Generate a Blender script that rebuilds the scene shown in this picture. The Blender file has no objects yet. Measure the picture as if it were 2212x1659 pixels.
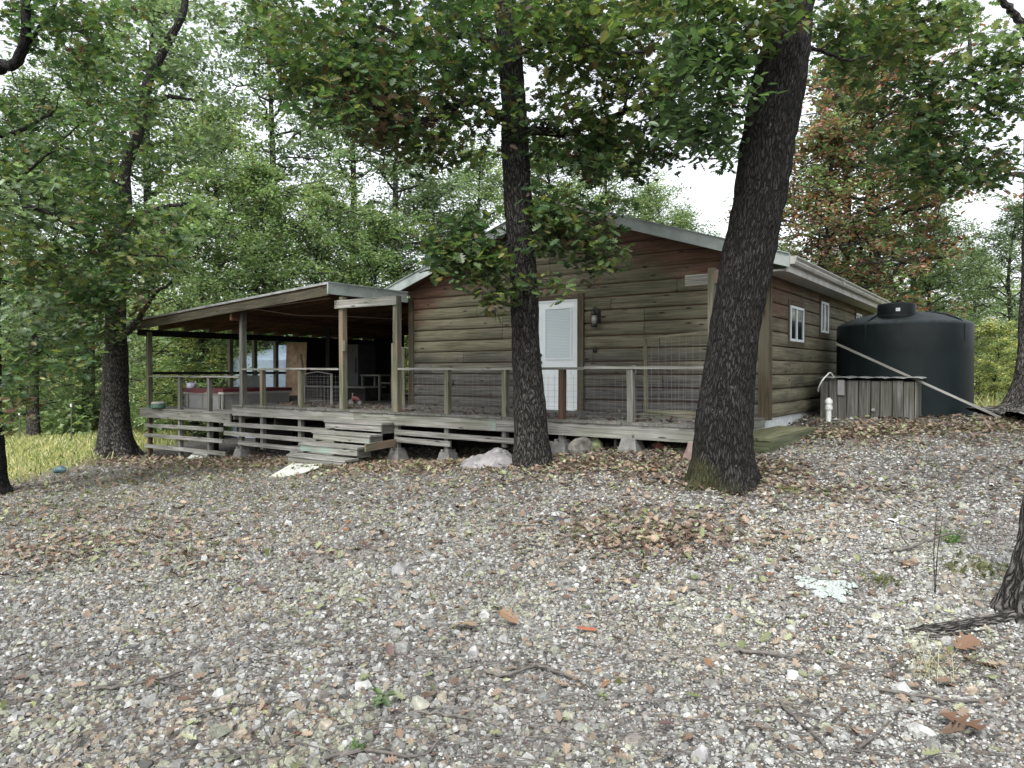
import bpy, math, random
import numpy as np
from mathutils import Vector, noise

random.seed(7)
RNG = np.random.default_rng(11)
scene = bpy.context.scene
COL = scene.collection

# ------------------------------------------------------------------ frames
EYE = 1.6
PITCH = math.atan(26.5 / 1560)

def at(u, v, Y):
    """point of the place seen at (u, v) of a 2212x1659 view, Y metres ahead of the viewer"""
    a = (u - 1106) / 1560
    b = (829.5 - v) / 1560
    y = math.cos(PITCH) + b * math.sin(PITCH)
    z = -math.sin(PITCH) + b * math.cos(PITCH)
    k = Y / y
    return np.array((a * k, Y, EYE + z * k))

TH = math.radians(35.7)
SN, CS = math.sin(TH), math.cos(TH)
CX, CY = 4.06, 11.53                      # front right corner of the cabin

def H(X, B, Z):
    """cabin frame: X to the right along the front wall, B behind it"""
    return (CX + X * CS + B * SN, CY - X * SN + B * CS, Z)

def Hv(P):
    P = np.asarray(P, float)
    out = np.empty_like(P)
    out[:, 0] = CX + P[:, 0] * CS + P[:, 1] * SN
    out[:, 1] = CY - P[:, 0] * SN + P[:, 1] * CS
    out[:, 2] = P[:, 2]
    return out

# ------------------------------------------------------------------ terrain
CP = np.array([
    (0, 0, 0), (0, 3, 0), (-3, 3, -.12), (3, 3, .06), (3.14, 4.4, .1), (-8.42, 11.9, -.43), (-10.2, 18.4, -.55),
    (-3.9, 13, -.09), (-1.5, 11.5, .1), (.29, 10.3, .28), (2.4, 8.3, .31), (3.42, 9.7, .49), (3.9, 10.6, .52), (4.9, 12, .60),
    (6.9, 12.3, .76), (5.6, 13.2, .75), (8.5, 12.2, .80), (7.6, 14, .80), (-6.1, 16, -.32), (-1.15, 12.4, .03),
    (1.7, 10.4, .44), (-8.9, 18.3, -.54), (-6, 20, -.45), (-3, 25, -.2), (2, 20, .3), (9, 20, .6), (12, 30, -.3),
    (20, 30, -1), (0, 45, -1.2), (-10, 45, -1.3), (-25, 25, -1.0), (-40, 45, -1.8), (30, 60, -2.2), (-30, 5, -.9),
    (20, 5, .4), (20, 12, .6), (0, -10, -.1), (-14, 30, -.9), (-60, 70, -2.2), (60, 40, -2), (60, 0, -.5),
    (-60, 0, -1.4), (0, 90, -2.2), (-5, 7.5, -.16)], float)

def _tps(r2):
    return 0.5 * r2 * np.log(r2 + 1e-9)

def _fit():
    n = len(CP)
    d2 = ((CP[:, None, :2] - CP[None, :, :2]) ** 2).sum(-1)
    A = np.zeros((n + 3, n + 3))
    A[:n, :n] = _tps(d2) + np.eye(n) * 0.05
    A[:n, n] = 1
    A[:n, n + 1:n + 3] = CP[:, :2]
    A[n, :n] = 1
    A[n + 1:n + 3, :n] = CP[:, :2].T
    return np.linalg.solve(A, np.concatenate([CP[:, 2], np.zeros(3)]))

WTS = _fit()

def GZ(x, y):
    x = np.atleast_1d(np.asarray(x, float)); y = np.atleast_1d(np.asarray(y, float))
    xs = np.clip(x, -60, 60); ys = np.clip(y, -12, 90)
    out = np.empty(len(x))
    n = len(CP)
    for s in range(0, len(x), 40000):
        a = xs[s:s + 40000]; b = ys[s:s + 40000]
        d2 = (a[:, None] - CP[None, :, 0]) ** 2 + (b[:, None] - CP[None, :, 1]) ** 2
        out[s:s + 40000] = _tps(d2) @ WTS[:n] + WTS[n] + WTS[n + 1] * a + WTS[n + 2] * b
    return out

def bumps(x, y):
    return (0.018 * np.sin(2.1 * x + 1.3 * y) * np.sin(1.7 * y - .9 * x + 1) +
            0.010 * np.sin(5.3 * x - 2.2 * y + 2) * np.sin(4.1 * y + 3.1 * x))

def gz(x, y):
    return float(GZ(x, y)[0] + bumps(x, y))

def GZB(x, y):
    return GZ(x, y) + bumps(x, y)

# ------------------------------------------------------------------ scene tree helpers
def tag(o, label=None, cat=None, group=None, kind=None):
    if label: o['label'] = label
    if cat: o['category'] = cat
    if group: o['group'] = group
    if kind: o['kind'] = kind
    return o

def thing(name, label, cat, loc=(0, 0, 0), group=None):
    o = bpy.data.objects.new(name, None)
    o.empty_display_size = .2
    COL.objects.link(o)
    o.location = loc
    return tag(o, label, cat, group)

def link(name, me, mat, parent=None, loc=None):
    o = bpy.data.objects.new(name, me)
    COL.objects.link(o)
    if mat is not None:
        for m in (mat if isinstance(mat, (list, tuple)) else [mat]):
            me.materials.append(m)
    if parent is not None:
        o.parent = parent
        if loc is None:                    # mesh given in world coordinates
            g = Vector((0, 0, 0)); p = parent
            while p is not None:
                g += Vector(p.location); p = p.parent
            n = len(me.vertices)
            co = np.empty(n * 3, np.float32)
            me.vertices.foreach_get('co', co)
            co = co.reshape(-1, 3) - np.array(g, np.float32)
            me.vertices.foreach_set('co', co.ravel())
    if loc is not None:
        o.location = loc
    return o

def np_mesh(name, V, loops, sizes, uv=None, col=None, smooth=False, mats=None):
    me = bpy.data.meshes.new(name)
    V = np.asarray(V, np.float32); loops = np.asarray(loops, np.int32); sizes = np.asarray(sizes, np.int32)
    me.vertices.add(len(V)); me.vertices.foreach_set('co', V.ravel())
    me.loops.add(len(loops)); me.loops.foreach_set('vertex_index', loops)
    me.polygons.add(len(sizes))
    st = np.concatenate([[0], np.cumsum(sizes)[:-1]]).astype(np.int32)
    me.polygons.foreach_set('loop_start', st)
    if mats is not None:
        me.polygons.foreach_set('material_index', np.asarray(mats, np.int32))
    me.update(calc_edges=True)
    if uv is not None:
        l = me.uv_layers.new(name='UVMap')
        l.data.foreach_set('uv', np.asarray(uv, np.float32).ravel())
    if col is not None:
        c = np.ones((len(V), 4), np.float32); c[:, :3] = col
        a = me.color_attributes.new('Col', 'FLOAT_COLOR', 'POINT')
        a.data.foreach_set('color', c.ravel())
    me.polygons.foreach_set('use_smooth', np.full(len(sizes), smooth, bool))
    me.validate()
    return me

class MB:
    """collects boxes, bars and tubes of ONE part"""
    def __init__(s, house=False):
        s.v = []; s.l = []; s.n = []; s.uv = []; s.house = house; s.sm = False

    def raw(s, V, F, UV):
        b = len(s.v)
        s.v.extend([tuple(map(float, p)) for p in V])
        for f, q in zip(F, UV):
            s.l.extend([b + i for i in f]); s.n.append(len(f)); s.uv.extend(q)
        return s

    def obox(s, o, ax, ay, az):
        o = Vector(o); ax = Vector(ax); ay = Vector(ay); az = Vector(az)
        if ax.cross(ay).dot(az) < 0:
            o = o + az; az = -az
        P = [o, o + ax, o + ax + ay, o + ay, o + az, o + ax + az, o + ax + ay + az, o + ay + az]
        F = [(0, 3, 2, 1), (4, 5, 6, 7), (0, 1, 5, 4), (1, 2, 6, 5), (2, 3, 7, 6), (3, 0, 4, 7)]
        L = [ax.length, ay.length, az.length]
        k = L.index(max(L))
        r1 = random.uniform(0, 60); r2 = random.uniform(0, 60)
        loc = [(0, 0, 0), (1, 0, 0), (1, 1, 0), (0, 1, 0), (0, 0, 1), (1, 0, 1), (1, 1, 1), (0, 1, 1)]
        oth = [i for i in range(3) if i != k]
        UV = []
        for f in F:
            q = []
            for i in f:
                c = [loc[i][j] * L[j] for j in range(3)]
                q.append((c[k] + r1, c[oth[0]] + c[oth[1]] + r2))
            UV.append(q)
        return s.raw(P, F, UV)

    def box(s, x0, x1, y0, y1, z0, z1):
        return s.obox((x0, y0, z0), (x1 - x0, 0, 0), (0, y1 - y0, 0), (0, 0, z1 - z0))

    def bar(s, p, q, w, h, up=(0, 0, 1)):
        p = Vector(p); q = Vector(q); d = (q - p); up = Vector(up)
        sd = d.cross(up)
        if sd.length < 1e-6: sd = Vector((1, 0, 0))
        sd.normalize(); u2 = sd.cross(d).normalized()
        return s.obox(p - sd * w / 2 - u2 * h / 2, d, sd * w, u2 * h)

    def tube(s, pts, rad, n=8, cap=True):
        pts = [Vector(p) for p in pts]
        if not hasattr(rad, '__len__'): rad = [rad] * len(pts)
        V = []; F = []; UV = []
        ref = Vector((0, 0, 1))
        L = 0; Ls = []
        for i, p in enumerate(pts):
            if i: L += (p - pts[i - 1]).length
            Ls.append(L)
            d = (pts[min(i + 1, len(pts) - 1)] - pts[max(i - 1, 0)]).normalized()
            if abs(d.dot(ref)) > .95: ref = Vector((1, 0, 0)) if abs(d.x) < .9 else Vector((0, 1, 0))
            a = d.cross(ref).normalized(); b = a.cross(d)
            ref = b
            for k in range(n):
                t = 2 * math.pi * k / n
                V.append(p + (a * math.cos(t) + b * math.sin(t)) * rad[i])
        for i in range(len(pts) - 1):
            for k in range(n):
                k2 = (k + 1) % n
                F.append((i * n + k, i * n + k2, (i + 1) * n + k2, (i + 1) * n + k))
                c = 2 * math.pi * max(rad) / n
                UV.append([(Ls[i], k * c), (Ls[i], (k + 1) * c), (Ls[i + 1], (k + 1) * c), (Ls[i + 1], k * c)])
        if cap:
            F.append(tuple(range(n - 1, -1, -1))); UV.append([(0, 0)] * n)
            F.append(tuple(range((len(pts) - 1) * n, len(pts) * n))); UV.append([(0, 0)] * n)
        return s.raw(V, F, UV)

    def lathe(s, c, prof, n=32):
        """prof: (radius, z) rows from bottom to top"""
        V = []; F = []; UV = []
        for r, z in prof:
            for k in range(n):
                t = 2 * math.pi * k / n
                V.append((c[0] + r * math.cos(t), c[1] + r * math.sin(t), c[2] + z))
        m = len(prof)
        for i in range(m - 1):
            for k in range(n):
                k2 = (k + 1) % n
                F.append((i * n + k, i * n + k2, (i + 1) * n + k2, (i + 1) * n + k))
                r = max(prof[i][0], prof[i + 1][0], .01)
                a = 2 * math.pi * r / n
                UV.append([(k * a, prof[i][1]), ((k + 1) * a, prof[i][1]), ((k + 1) * a, prof[i + 1][1]), (k * a, prof[i + 1][1])])
        F.append(tuple(range(n - 1, -1, -1))); UV.append([(0, 0)] * n)
        F.append(tuple(range((m - 1) * n, m * n))); UV.append([(0, 0)] * n)
        return s.raw(V, F, UV)

    def build(s, name, mat, parent=None, smooth=False, **kw):
        V = np.array(s.v, float)
        if s.house: V = Hv(V)
        me = np_mesh(name, V, s.l, s.n, s.uv, smooth=smooth)
        if smooth:
            try: me.set_sharp_from_angle(angle=math.radians(40))
            except Exception: pass
        o = link(name, me, mat, parent)
        if kw: tag(o, **kw)
        return o

def HM(): return MB(True)

# ------------------------------------------------------------------ materials
def newmat(name):
    m = bpy.data.materials.new(name); m.use_nodes = True
    nt = m.node_tree; nt.nodes.clear()
    out = nt.nodes.new('ShaderNodeOutputMaterial')
    bs = nt.nodes.new('ShaderNodeBsdfPrincipled')
    nt.links.new(bs.outputs[0], out.inputs[0])
    return m, nt, bs, out

class N:
    def __init__(s, nt): s.nt = nt
    def n(s, t, **k):
        x = s.nt.nodes.new(t)
        for a, b in k.items(): setattr(x, a, b)
        return x
    def lk(s, a, b): s.nt.links.new(a, b)
    def mapv(s, src, sc=(1, 1, 1), loc=(0, 0, 0)):
        x = s.n('ShaderNodeMapping'); s.lk(src, x.inputs[0])
        x.inputs['Scale'].default_value = sc; x.inputs['Location'].default_value = loc
        return x.outputs[0]
    def noise(s, src, sc=5, det=3, rough=.55, dist=0):
        x = s.n('ShaderNodeTexNoise'); s.lk(src, x.inputs['Vector'])
        x.inputs['Scale'].default_value = sc; x.inputs['Detail'].default_value = det
        x.inputs['Roughness'].default_value = rough; x.inputs['Distortion'].default_value = dist
        return x.outputs[0]
    def vor(s, src, sc=5, feat='F1', rnd=1):
        x = s.n('ShaderNodeTexVoronoi', feature=feat); s.lk(src, x.inputs['Vector'])
        x.inputs['Scale'].default_value = sc; x.inputs['Randomness'].default_value = rnd
        return x
    def ramp(s, src, stops, interp='LINEAR'):
        x = s.n('ShaderNodeValToRGB'); s.lk(src, x.inputs[0])
        e = x.color_ramp.elements; x.color_ramp.interpolation = interp
        while len(e) < len(stops): e.new(.5)
        for i, (p, c) in enumerate(stops):
            e[i].position = p
            e[i].color = (c, c, c, 1) if not hasattr(c, '__len__') else (*c, 1)
        return x.outputs[0]
    def mix(s, f, a, b, mode='MIX'):
        x = s.n('ShaderNodeMix', data_type='RGBA', blend_type=mode)
        for sock, val in ((x.inputs[0], f), (x.inputs[6], a), (x.inputs[7], b)):
            if hasattr(val, 'is_linked'): s.lk(val, sock)
            elif hasattr(val, '__len__'): sock.default_value = (*val, 1)
            else:
                sock.default_value = val if sock == x.inputs[0] else (val, val, val, 1)
        return x.outputs[2]
    def math(s, op, a, b=0.):
        x = s.n('ShaderNodeMath', operation=op)
        for sock, val in ((x.inputs[0], a), (x.inputs[1], b)):
            if hasattr(val, 'is_linked'): s.lk(val, sock)
            else: sock.default_value = val
        return x.outputs[0]
    def bump(s, h, st=.5, d=.01, bs=None):
        x = s.n('ShaderNodeBump'); s.lk(h, x.inputs['Height'])
        x.inputs['Strength'].default_value = st; x.inputs['Distance'].default_value = d
        if bs: s.lk(x.outputs[0], bs.inputs['Normal'])
        return x.outputs[0]

def wood(name, dark, mid, light, tint=None, knots=True, rough=.85):
    m, nt, bs, _ = newmat(name); q = N(nt)
    uv = q.n('ShaderNodeTexCoord').outputs['UV']
    g = q.noise(q.mapv(uv, (1.2, 38, 1)), 1.0, 4, .6, .6)
    c = q.ramp(g, [(.3, dark), (.5, mid), (.7, light)])
    big = q.noise(q.mapv(uv, (.9, 3, 1)), 1.0, 3)
    c = q.mix(q.ramp(big, [(.35, 0), (.65, 1)]), c, q.mix(1., c, (.62, .66, .58), 'MULTIPLY'))
    if tint:
        t = q.noise(q.mapv(uv, (.55, .8, 1), (9, 3, 0)), 1.0, 2)
        c = q.mix(q.ramp(t, [(.55, 0), (.64, .75)]), c, q.mix(.85, c, tint, 'MIX'))
    if knots:
        vo = q.vor(q.mapv(uv, (1.7, 9, 1)), 1.0)
        c = q.mix(q.ramp(vo.outputs['Distance'], [(.07, 1), (.14, 0)]), c, tuple(x * .35 for x in dark))
    q.lk(c, bs.inputs['Base Color'])
    bs.inputs['Roughness'].default_value = rough
    bs.inputs['Specular IOR Level'].default_value = .25
    q.bump(g, .6, .004, bs)
    return m

def plain(name, colr, rough=.6, metal=0, var=.25, scale=6, spec=.4, bump=.0):
    m, nt, bs, _ = newmat(name); q = N(nt)
    ob = q.n('ShaderNodeTexCoord').outputs['Object']
    g = q.noise(ob, scale, 4, .6)
    c = q.mix(q.ramp(g, [(.3, 0), (.7, 1)]), tuple(x * (1 - var) for x in colr), tuple(min(1, x * (1 + var)) for x in colr))
    q.lk(c, bs.inputs['Base Color'])
    bs.inputs['Roughness'].default_value = rough; bs.inputs['Metallic'].default_value = metal
    bs.inputs['Specular IOR Level'].default_value = spec
    if bump: q.bump(g, bump, .01, bs)
    return m

M = {}
M['deck'] = wood('weathered_deck_wood', (.09, .085, .08), (.20, .195, .185), (.31, .305, .29))
M['decktint'] = wood('weathered_treated_wood', (.10, .095, .085), (.22, .215, .20), (.34, .335, .315), tint=(.17, .27, .23))
M['post'] = wood('olive_post_wood', (.06, .057, .043), (.14, .135, .10), (.23, .22, .165), tint=(.17, .12, .085))
M['postgrey'] = wood('grey_post_wood', (.06, .058, .054), (.13, .128, .118), (.22, .215, .20))
M['rustpost'] = wood('brown_post_wood', (.035, .022, .015), (.085, .05, .034), (.14, .085, .058))
M['floor'] = wood('deck_floor_wood', (.06, .058, .055), (.12, .117, .11), (.19, .185, .175), knots=False)
M['under'] = wood('porch_ceiling_wood', (.032, .016, .010), (.078, .038, .023), (.13, .062, .036))
M['rafter'] = wood('olive_rafter_wood', (.03, .026, .018), (.068, .060, .042), (.11, .098, .072))
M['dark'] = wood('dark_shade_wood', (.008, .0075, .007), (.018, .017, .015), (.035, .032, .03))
M['trim'] = wood('brown_trim_wood', (.035, .027, .019), (.08, .062, .042), (.13, .10, .07), tint=(.08, .08, .058))
M['box'] = wood('blackened_plank_wood', (.035, .034, .032), (.095, .091, .085), (.18, .173, .163), knots=False)
M['osb'] = plain('stained_plywood', (.46, .32, .22), .8, scale=5, var=.35)
M['white'] = plain('white_paint', (.60, .645, .66), .45, var=.04)
M['glassy'] = None
M['black'] = plain('black_hardware', (.012, .012, .013), .45, var=.2)
M['concrete'] = plain('grey_concrete', (.125, .123, .117), .9, scale=14, var=.35, bump=.5)
M['found'] = plain('whitewashed_block', (.52, .55, .56), .85, scale=8, var=.18)
M['gutter'] = plain('dull_gutter_metal', (.34, .335, .31), .5, var=.25, scale=3)
M['soffit'] = plain('grey_soffit', (.34, .34, .31), .6, var=.12)
M['wire'] = plain('galvanised_wire', (.13, .13, .13), .5, var=.2, metal=.3)
M['pvc'] = plain('white_pvc', (.50, .53, .50), .4, var=.08)
M['pvcgrey'] = plain('grey_conduit', (.2, .2, .2), .5, var=.1)
M['rope'] = plain('pale_rope', (.34, .27, .24), .8, var=.2)
M['stonebig'] = plain('mossy_boulder', (.115, .112, .098), .9, scale=7, var=.55, bump=.8)
M['tub'] = plain('grey_tub_panel', (.22, .22, .215), .5, var=.1)
M['tubcover'] = plain('maroon_vinyl', (.085, .018, .025), .45, var=.3)
M['whitetank'] = plain('pale_blue_tank', (.33, .42, .52), .4, var=.1)
M['bag'] = plain('grey_plastic_sheet', (.15, .143, .147), .5, var=.25, scale=9, bump=.3)
M['red'] = plain('faded_red_plastic', (.16, .045, .05), .5)
M['orange'] = plain('orange_plastic', (.27, .10, .06), .5, var=.1)
M['cloth'] = plain('white_plaster_spill', (.62, .72, .66), .9, scale=14, var=.3, bump=.6)
M['sheetboard'] = plain('white_board', (.42, .44, .40), .7, var=.12, scale=3)
M['green'] = plain('green_ceramic', (.05, .11, .075), .5)
M['blue'] = plain('teal_plastic', (.035, .08, .10), .5)
M['steelpost'] = plain('green_steel_post', (.035, .045, .03), .6)

def metal_fascia():
    m, nt, bs, _ = newmat('weathered_white_metal'); q = N(nt)
    ob = q.n('ShaderNodeTexCoord').outputs['Object']
    g = q.noise(ob, 2.5, 5, .65); g2 = q.noise(ob, 22, 4, .7)
    c = q.ramp(g, [(.3, (.17, .21, .19)), (.5, (.27, .31, .295)), (.72, (.36, .40, .39))])
    c = q.mix(q.ramp(g2, [(.55, 0), (.75, .5)]), c, (.16, .17, .14))
    q.lk(c, bs.inputs['Base Color']); bs.inputs['Roughness'].default_value = .5
    return m
M['fascia'] = metal_fascia()

def roof_mat():
    m, nt, bs, _ = newmat('galvanised_roof_sheet'); q = N(nt)
    ob = q.n('ShaderNodeTexCoord').outputs['Object']
    g = q.noise(ob, 3, 5, .65)
    c = q.ramp(g, [(.3, (.20, .21, .20)), (.7, (.42, .44, .43))])
    q.lk(c, bs.inputs['Base Color']); bs.inputs['Roughness'].default_value = .45
    bs.inputs['Metallic'].default_value = .4
    return m
M['roof'] = roof_mat()

def siding_mat(name, redtop):
    m, nt, bs, _ = newmat(name); q = N(nt)
    uv = q.n('ShaderNodeTexCoord').outputs['UV']
    sep = q.n('ShaderNodeSeparateXYZ'); q.lk(uv, sep.inputs[0])
    u, v = sep.outputs[0], sep.outputs[1]
    row = q.math('FLOOR', q.math('DIVIDE', q.math('SUBTRACT', v, .82), .235))
    wn = q.n('ShaderNodeTexWhiteNoise', noise_dimensions='1D'); q.lk(row, wn.inputs['W'])
    seg = q.math('FLOOR', q.math('DIVIDE', q.math('ADD', u, q.math('MULTIPLY', wn.outputs[0], 9.)), 3.1))
    cm = q.n('ShaderNodeCombineXYZ'); q.lk(row, cm.inputs[0]); q.lk(seg, cm.inputs[1])
    w2 = q.n('ShaderNodeTexWhiteNoise', noise_dimensions='3D'); q.lk(cm.outputs[0], w2.inputs['Vector'])
    off = q.n('ShaderNodeVectorMath', operation='MULTIPLY_ADD')
    q.lk(w2.outputs['Color'], off.inputs[0]); off.inputs[1].default_value = (30, 30, 0)
    q.lk(q.mapv(uv, (1, 1, 0)), off.inputs[2])
    p = off.outputs[0]
    g = q.noise(q.mapv(p, (1.3, 34, 1)), 1., 4, .6, .8)
    big = q.noise(q.mapv(p, (.8, 2.2, 1)), 1., 4, .6)
    warp = q.noise(q.mapv(uv, (.7, 1.6, 1), (4, 2, 0)), 1., 4, .65)
    olive = q.ramp(g, [(.28, (.056, .052, .034)), (.5, (.138, .129, .087)), (.75, (.22, .205, .145))])
    grey = q.ramp(g, [(.28, (.032, .031, .029)), (.5, (.082, .079, .074)), (.75, (.15, .146, .138))])
    red = q.ramp(g, [(.28, (.06, .031, .021)), (.5, (.125, .070, .049)), (.75, (.19, .115, .083))])
    # weathering: grey near the deck, red stain left where the eave shelters
    hh = q.math('ADD', v, q.math('MULTIPLY', q.math('SUBTRACT', warp, .5), 1.3))
    hh = q.math('ADD', hh, q.math('MULTIPLY', q.math('SUBTRACT', w2.outputs[0], .5), .45))
    fg = q.ramp(q.math('MULTIPLY', hh, .2), [(.28, 1), (.42, 0)]) if redtop == 'gable' else q.ramp(big, [(.5, 0), (.75, .6)])
    c = q.mix(fg, olive, grey)
    if redtop == 'gable':
        edge = q.math('SUBTRACT', q.math('SUBTRACT', 4.6, q.math('MULTIPLY', q.math('ABSOLUTE', q.math('ADD', u, 3.875)), .326)), v)
        e2 = q.math('ADD', edge, q.math('MULTIPLY', q.math('SUBTRACT', warp, .5), 1.6))
        e2 = q.math('ADD', e2, q.math('MULTIPLY', q.math('SUBTRACT', w2.outputs[0], .5), .5))
        fr = q.ramp(q.math('MULTIPLY', e2, .5), [(.14, 1), (.36, 0)])
    else:
        e2 = q.math('ADD', q.math('SUBTRACT', 3.3, v), q.math('MULTIPLY', q.math('SUBTRACT', warp, .5), 2.2))
        e2 = q.math('ADD', e2, q.math('MULTIPLY', q.math('SUBTRACT', w2.outputs[0], .5), .7))
        e2 = q.math('ADD', e2, q.math('MULTIPLY', u, .10))
        fr = q.ramp(q.math('MULTIPLY', e2, .4), [(.12, .9), (.42, 0)])
    c = q.mix(fr, c, red)
    c = q.mix(q.ramp(big, [(.35, 0), (.68, 1)]), c, q.mix(1., c, (.6, .62, .6), 'MULTIPLY'))
    kn = q.vor(q.mapv(p, (1.9, 7, 1)), 1.)
    c = q.mix(q.ramp(kn.outputs['Distance'], [(.07, 1), (.15, 0)]), c, (.022, .015, .01))
    fr_ = q.math('FRACT', q.math('DIVIDE', q.math('ADD', u, q.math('MULTIPLY', wn.outputs[0], 9.)), 3.1))
    c = q.mix(q.ramp(fr_, [(.003, 1), (.0045, 0)]), c, (.012, .010, .008))
    q.lk(c, bs.inputs['Base Color']); bs.inputs['Roughness'].default_value = .8
    bs.inputs['Specular IOR Level'].default_value = .25
    q.bump(g, .7, .006, bs)
    return m
M['siding_front'] = siding_mat('log_siding_stain_front', 'gable')
M['siding_side'] = siding_mat('log_siding_stain_side', 'side')

def bark_mat(name, base=1., moss=0.0, lichen=.5, zmoss=1.2):
    m, nt, bs, _ = newmat(name); q = N(nt)
    tc = q.n('ShaderNodeTexCoord'); uv = tc.outputs['UV']; ob = tc.outputs['Object']
    wv = q.n('ShaderNodeVectorMath', operation='ADD')
    nz = q.n('ShaderNodeTexNoise'); q.lk(q.mapv(uv, (9, 4, 1)), nz.inputs[0]); nz.inputs['Scale'].default_value = 1.5; nz.inputs['Detail'].default_value = 4
    sc = q.n('ShaderNodeVectorMath', operation='SCALE'); q.lk(nz.outputs['Color'], sc.inputs[0]); sc.inputs['Scale'].default_value = .09
    q.lk(uv, wv.inputs[0]); q.lk(sc.outputs[0], wv.inputs[1])
    vo = q.vor(q.mapv(wv.outputs[0], (58, 8, 1)), 1., 'DISTANCE_TO_EDGE')
    f = q.noise(q.mapv(wv.outputs[0], (60, 8, 1)), 1., 5, .75)
    f2 = q.noise(q.mapv(uv, (150, 70, 1)), 1., 3, .7)
    h = q.mix(.5, q.ramp(vo.outputs['Distance'], [(0, 0), (.22, 1)]), f)
    b = base
    c = q.ramp(h, [(.25, (.006 * b, .0055 * b, .005 * b)), (.5, (.026 * b, .024 * b, .022 * b)), (.85, (.11 * b, .104 * b, .096 * b))])
    c = q.mix(q.ramp(f2, [(.55, 0), (.8, .6)]), c, (.15 * b, .145 * b, .135 * b))
    li = q.noise(q.mapv(uv, (17, 10, 1), (5, 5, 0)), 1., 5, .75)
    c = q.mix(q.ramp(li, [(.63, 0), (.68, lichen)]), c, (.36, .37, .35))
    if moss:
        s = q.n('ShaderNodeSeparateXYZ'); q.lk(ob, s.inputs[0])
        mm = q.noise(q.mapv(ob, (2.2, 2.2, 1.6)), 1., 5, .7)
        hz = q.math('SUBTRACT', q.math('ADD', mm, moss), q.math('MULTIPLY', s.outputs[2], 1. / zmoss))
        hz = q.math('SUBTRACT', hz, q.math('MULTIPLY', s.outputs[0], 1.1))
        c = q.mix(q.math('MULTIPLY', q.ramp(hz, [(.55, 0), (.75, .85)]), q.ramp(f, [(.35, .25), (.6, 1)])), c, (.040, .042, .016))
    q.lk(c, bs.inputs['Base Color']); bs.inputs['Roughness'].default_value = .92
    bs.inputs['Specular IOR Level'].default_value = .2
    q.bump(h, 1., .035, bs)
    return m
M['bark'] = bark_mat('furrowed_oak_bark', .62, .0)
M['bark'].name = 'furrowed_oak_bark'
M['barkplain'] = bark_mat('plain_oak_bark', 1.35, 0)
M['bark2'] = bark_mat('dark_oak_bark', .36, .12, .32, 1.2)
M['barkgrey'] = bark_mat('grey_bark', 1.0, 0, .3)

def leaf_mat(name, trans=.45, rough=.42, spec=.45):
    m, nt, bs, out = newmat(name); q = N(nt)
    a = q.n('ShaderNodeAttribute', attribute_name='Col')
    q.lk(a.outputs['Color'], bs.inputs['Base Color'])
    bs.inputs['Roughness'].default_value = rough
    bs.inputs['Specular IOR Level'].default_value = spec
    tr = q.n('ShaderNodeBsdfTranslucent')
    c2 = q.mix(1., a.outputs['Color'], (1.25, 1.4, .75), 'MULTIPLY')
    q.lk(c2, tr.inputs['Color'])
    mx = q.n('ShaderNodeMixShader'); mx.inputs[0].default_value = trans
    q.lk(bs.outputs[0], mx.inputs[1]); q.lk(tr.outputs[0], mx.inputs[2])
    q.lk(mx.outputs[0], out.inputs[0])
    return m
M['leaf'] = leaf_mat('living_leaf')
M['dryleaf'] = leaf_mat('dry_leaf', .12, .7, .25)

def stone_mat():
    m, nt, bs, _ = newmat('crushed_stone'); q = N(nt)
    a = q.n('ShaderNodeAttribute', attribute_name='Col')
    ob = q.n('ShaderNodeTexCoord').outputs['Object']
    g = q.noise(ob, 60, 4, .7)
    c = q.mix(1., a.outputs['Color'], q.ramp(g, [(.3, .55), (.7, 1.2)]), 'MULTIPLY')
    q.lk(c, bs.inputs['Base Color']); bs.inputs['Roughness'].default_value = .85
    bs.inputs['Specular IOR Level'].default_value = .3
    q.bump(g, .4, .004, bs)
    return m
M['stone'] = stone_mat()

def ground_mat():
    m, nt, bs, _ = newmat('gravelly_ground'); q = N(nt)
    ob = q.n('ShaderNodeTexCoord').outputs['Object']
    a = q.n('ShaderNodeAttribute', attribute_name='Col')
    s = q.n('ShaderNodeSeparateXYZ'); q.lk(a.outputs['Color'], s.inputs[0])
    v1 = q.vor(ob, 34); v2 = q.vor(ob, 13); e1 = q.vor(ob, 34, 'DISTANCE_TO_EDGE')
    hue = q.n('ShaderNodeSeparateXYZ'); q.lk(v1.outputs['Color'], hue.inputs[0])
    grav = q.ramp(hue.outputs[0], [(0, (.06, .06, .057)), (.3, (.14, .14, .135)), (.5, (.17, .13, .095)), (.62, (.19, .19, .185)), (.75, (.12, .095, .095)), (.86, (.28, .28, .275)), (1, (.35, .35, .34))], 'CONSTANT')
    grav = q.mix(q.ramp(e1.outputs['Distance'], [(.0, 1), (.09, 0)]), grav, (.035, .032, .028))
    n1 = q.noise(ob, 1.2, 5, .65); n2 = q.noise(ob, 9, 4, .7)
    soil = q.ramp(n2, [(.3, (.024, .023, .020)), (.7, (.075, .068, .058))])
    c = q.mix(q.ramp(n1, [(.42, .1), (.62, .6)]), grav, soil)
    gr = q.ramp(q.noise(ob, 16, 4, .8), [(.3, (.10, .12, .035)), (.52, (.21, .21, .07)), (.7, (.36, .32, .14))])
    c = q.mix(s.outputs[0], c, gr)
    lit = q.ramp(q.noise(ob, 22, 3, .8), [(.3, (.025, .019, .015)), (.55, (.075, .055, .042)), (.72, (.13, .10, .078))])
    c = q.mix(s.outputs[1], c, lit)
    q.lk(c, bs.inputs['Base Color']); bs.inputs['Roughness'].default_value = .95
    bs.inputs['Specular IOR Level'].default_value = .2
    h = q.mix(.35, v1.outputs['Distance'], v2.outputs['Distance'])
    q.bump(h, .9, .03, bs)
    return m
M['ground'] = ground_mat()

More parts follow.
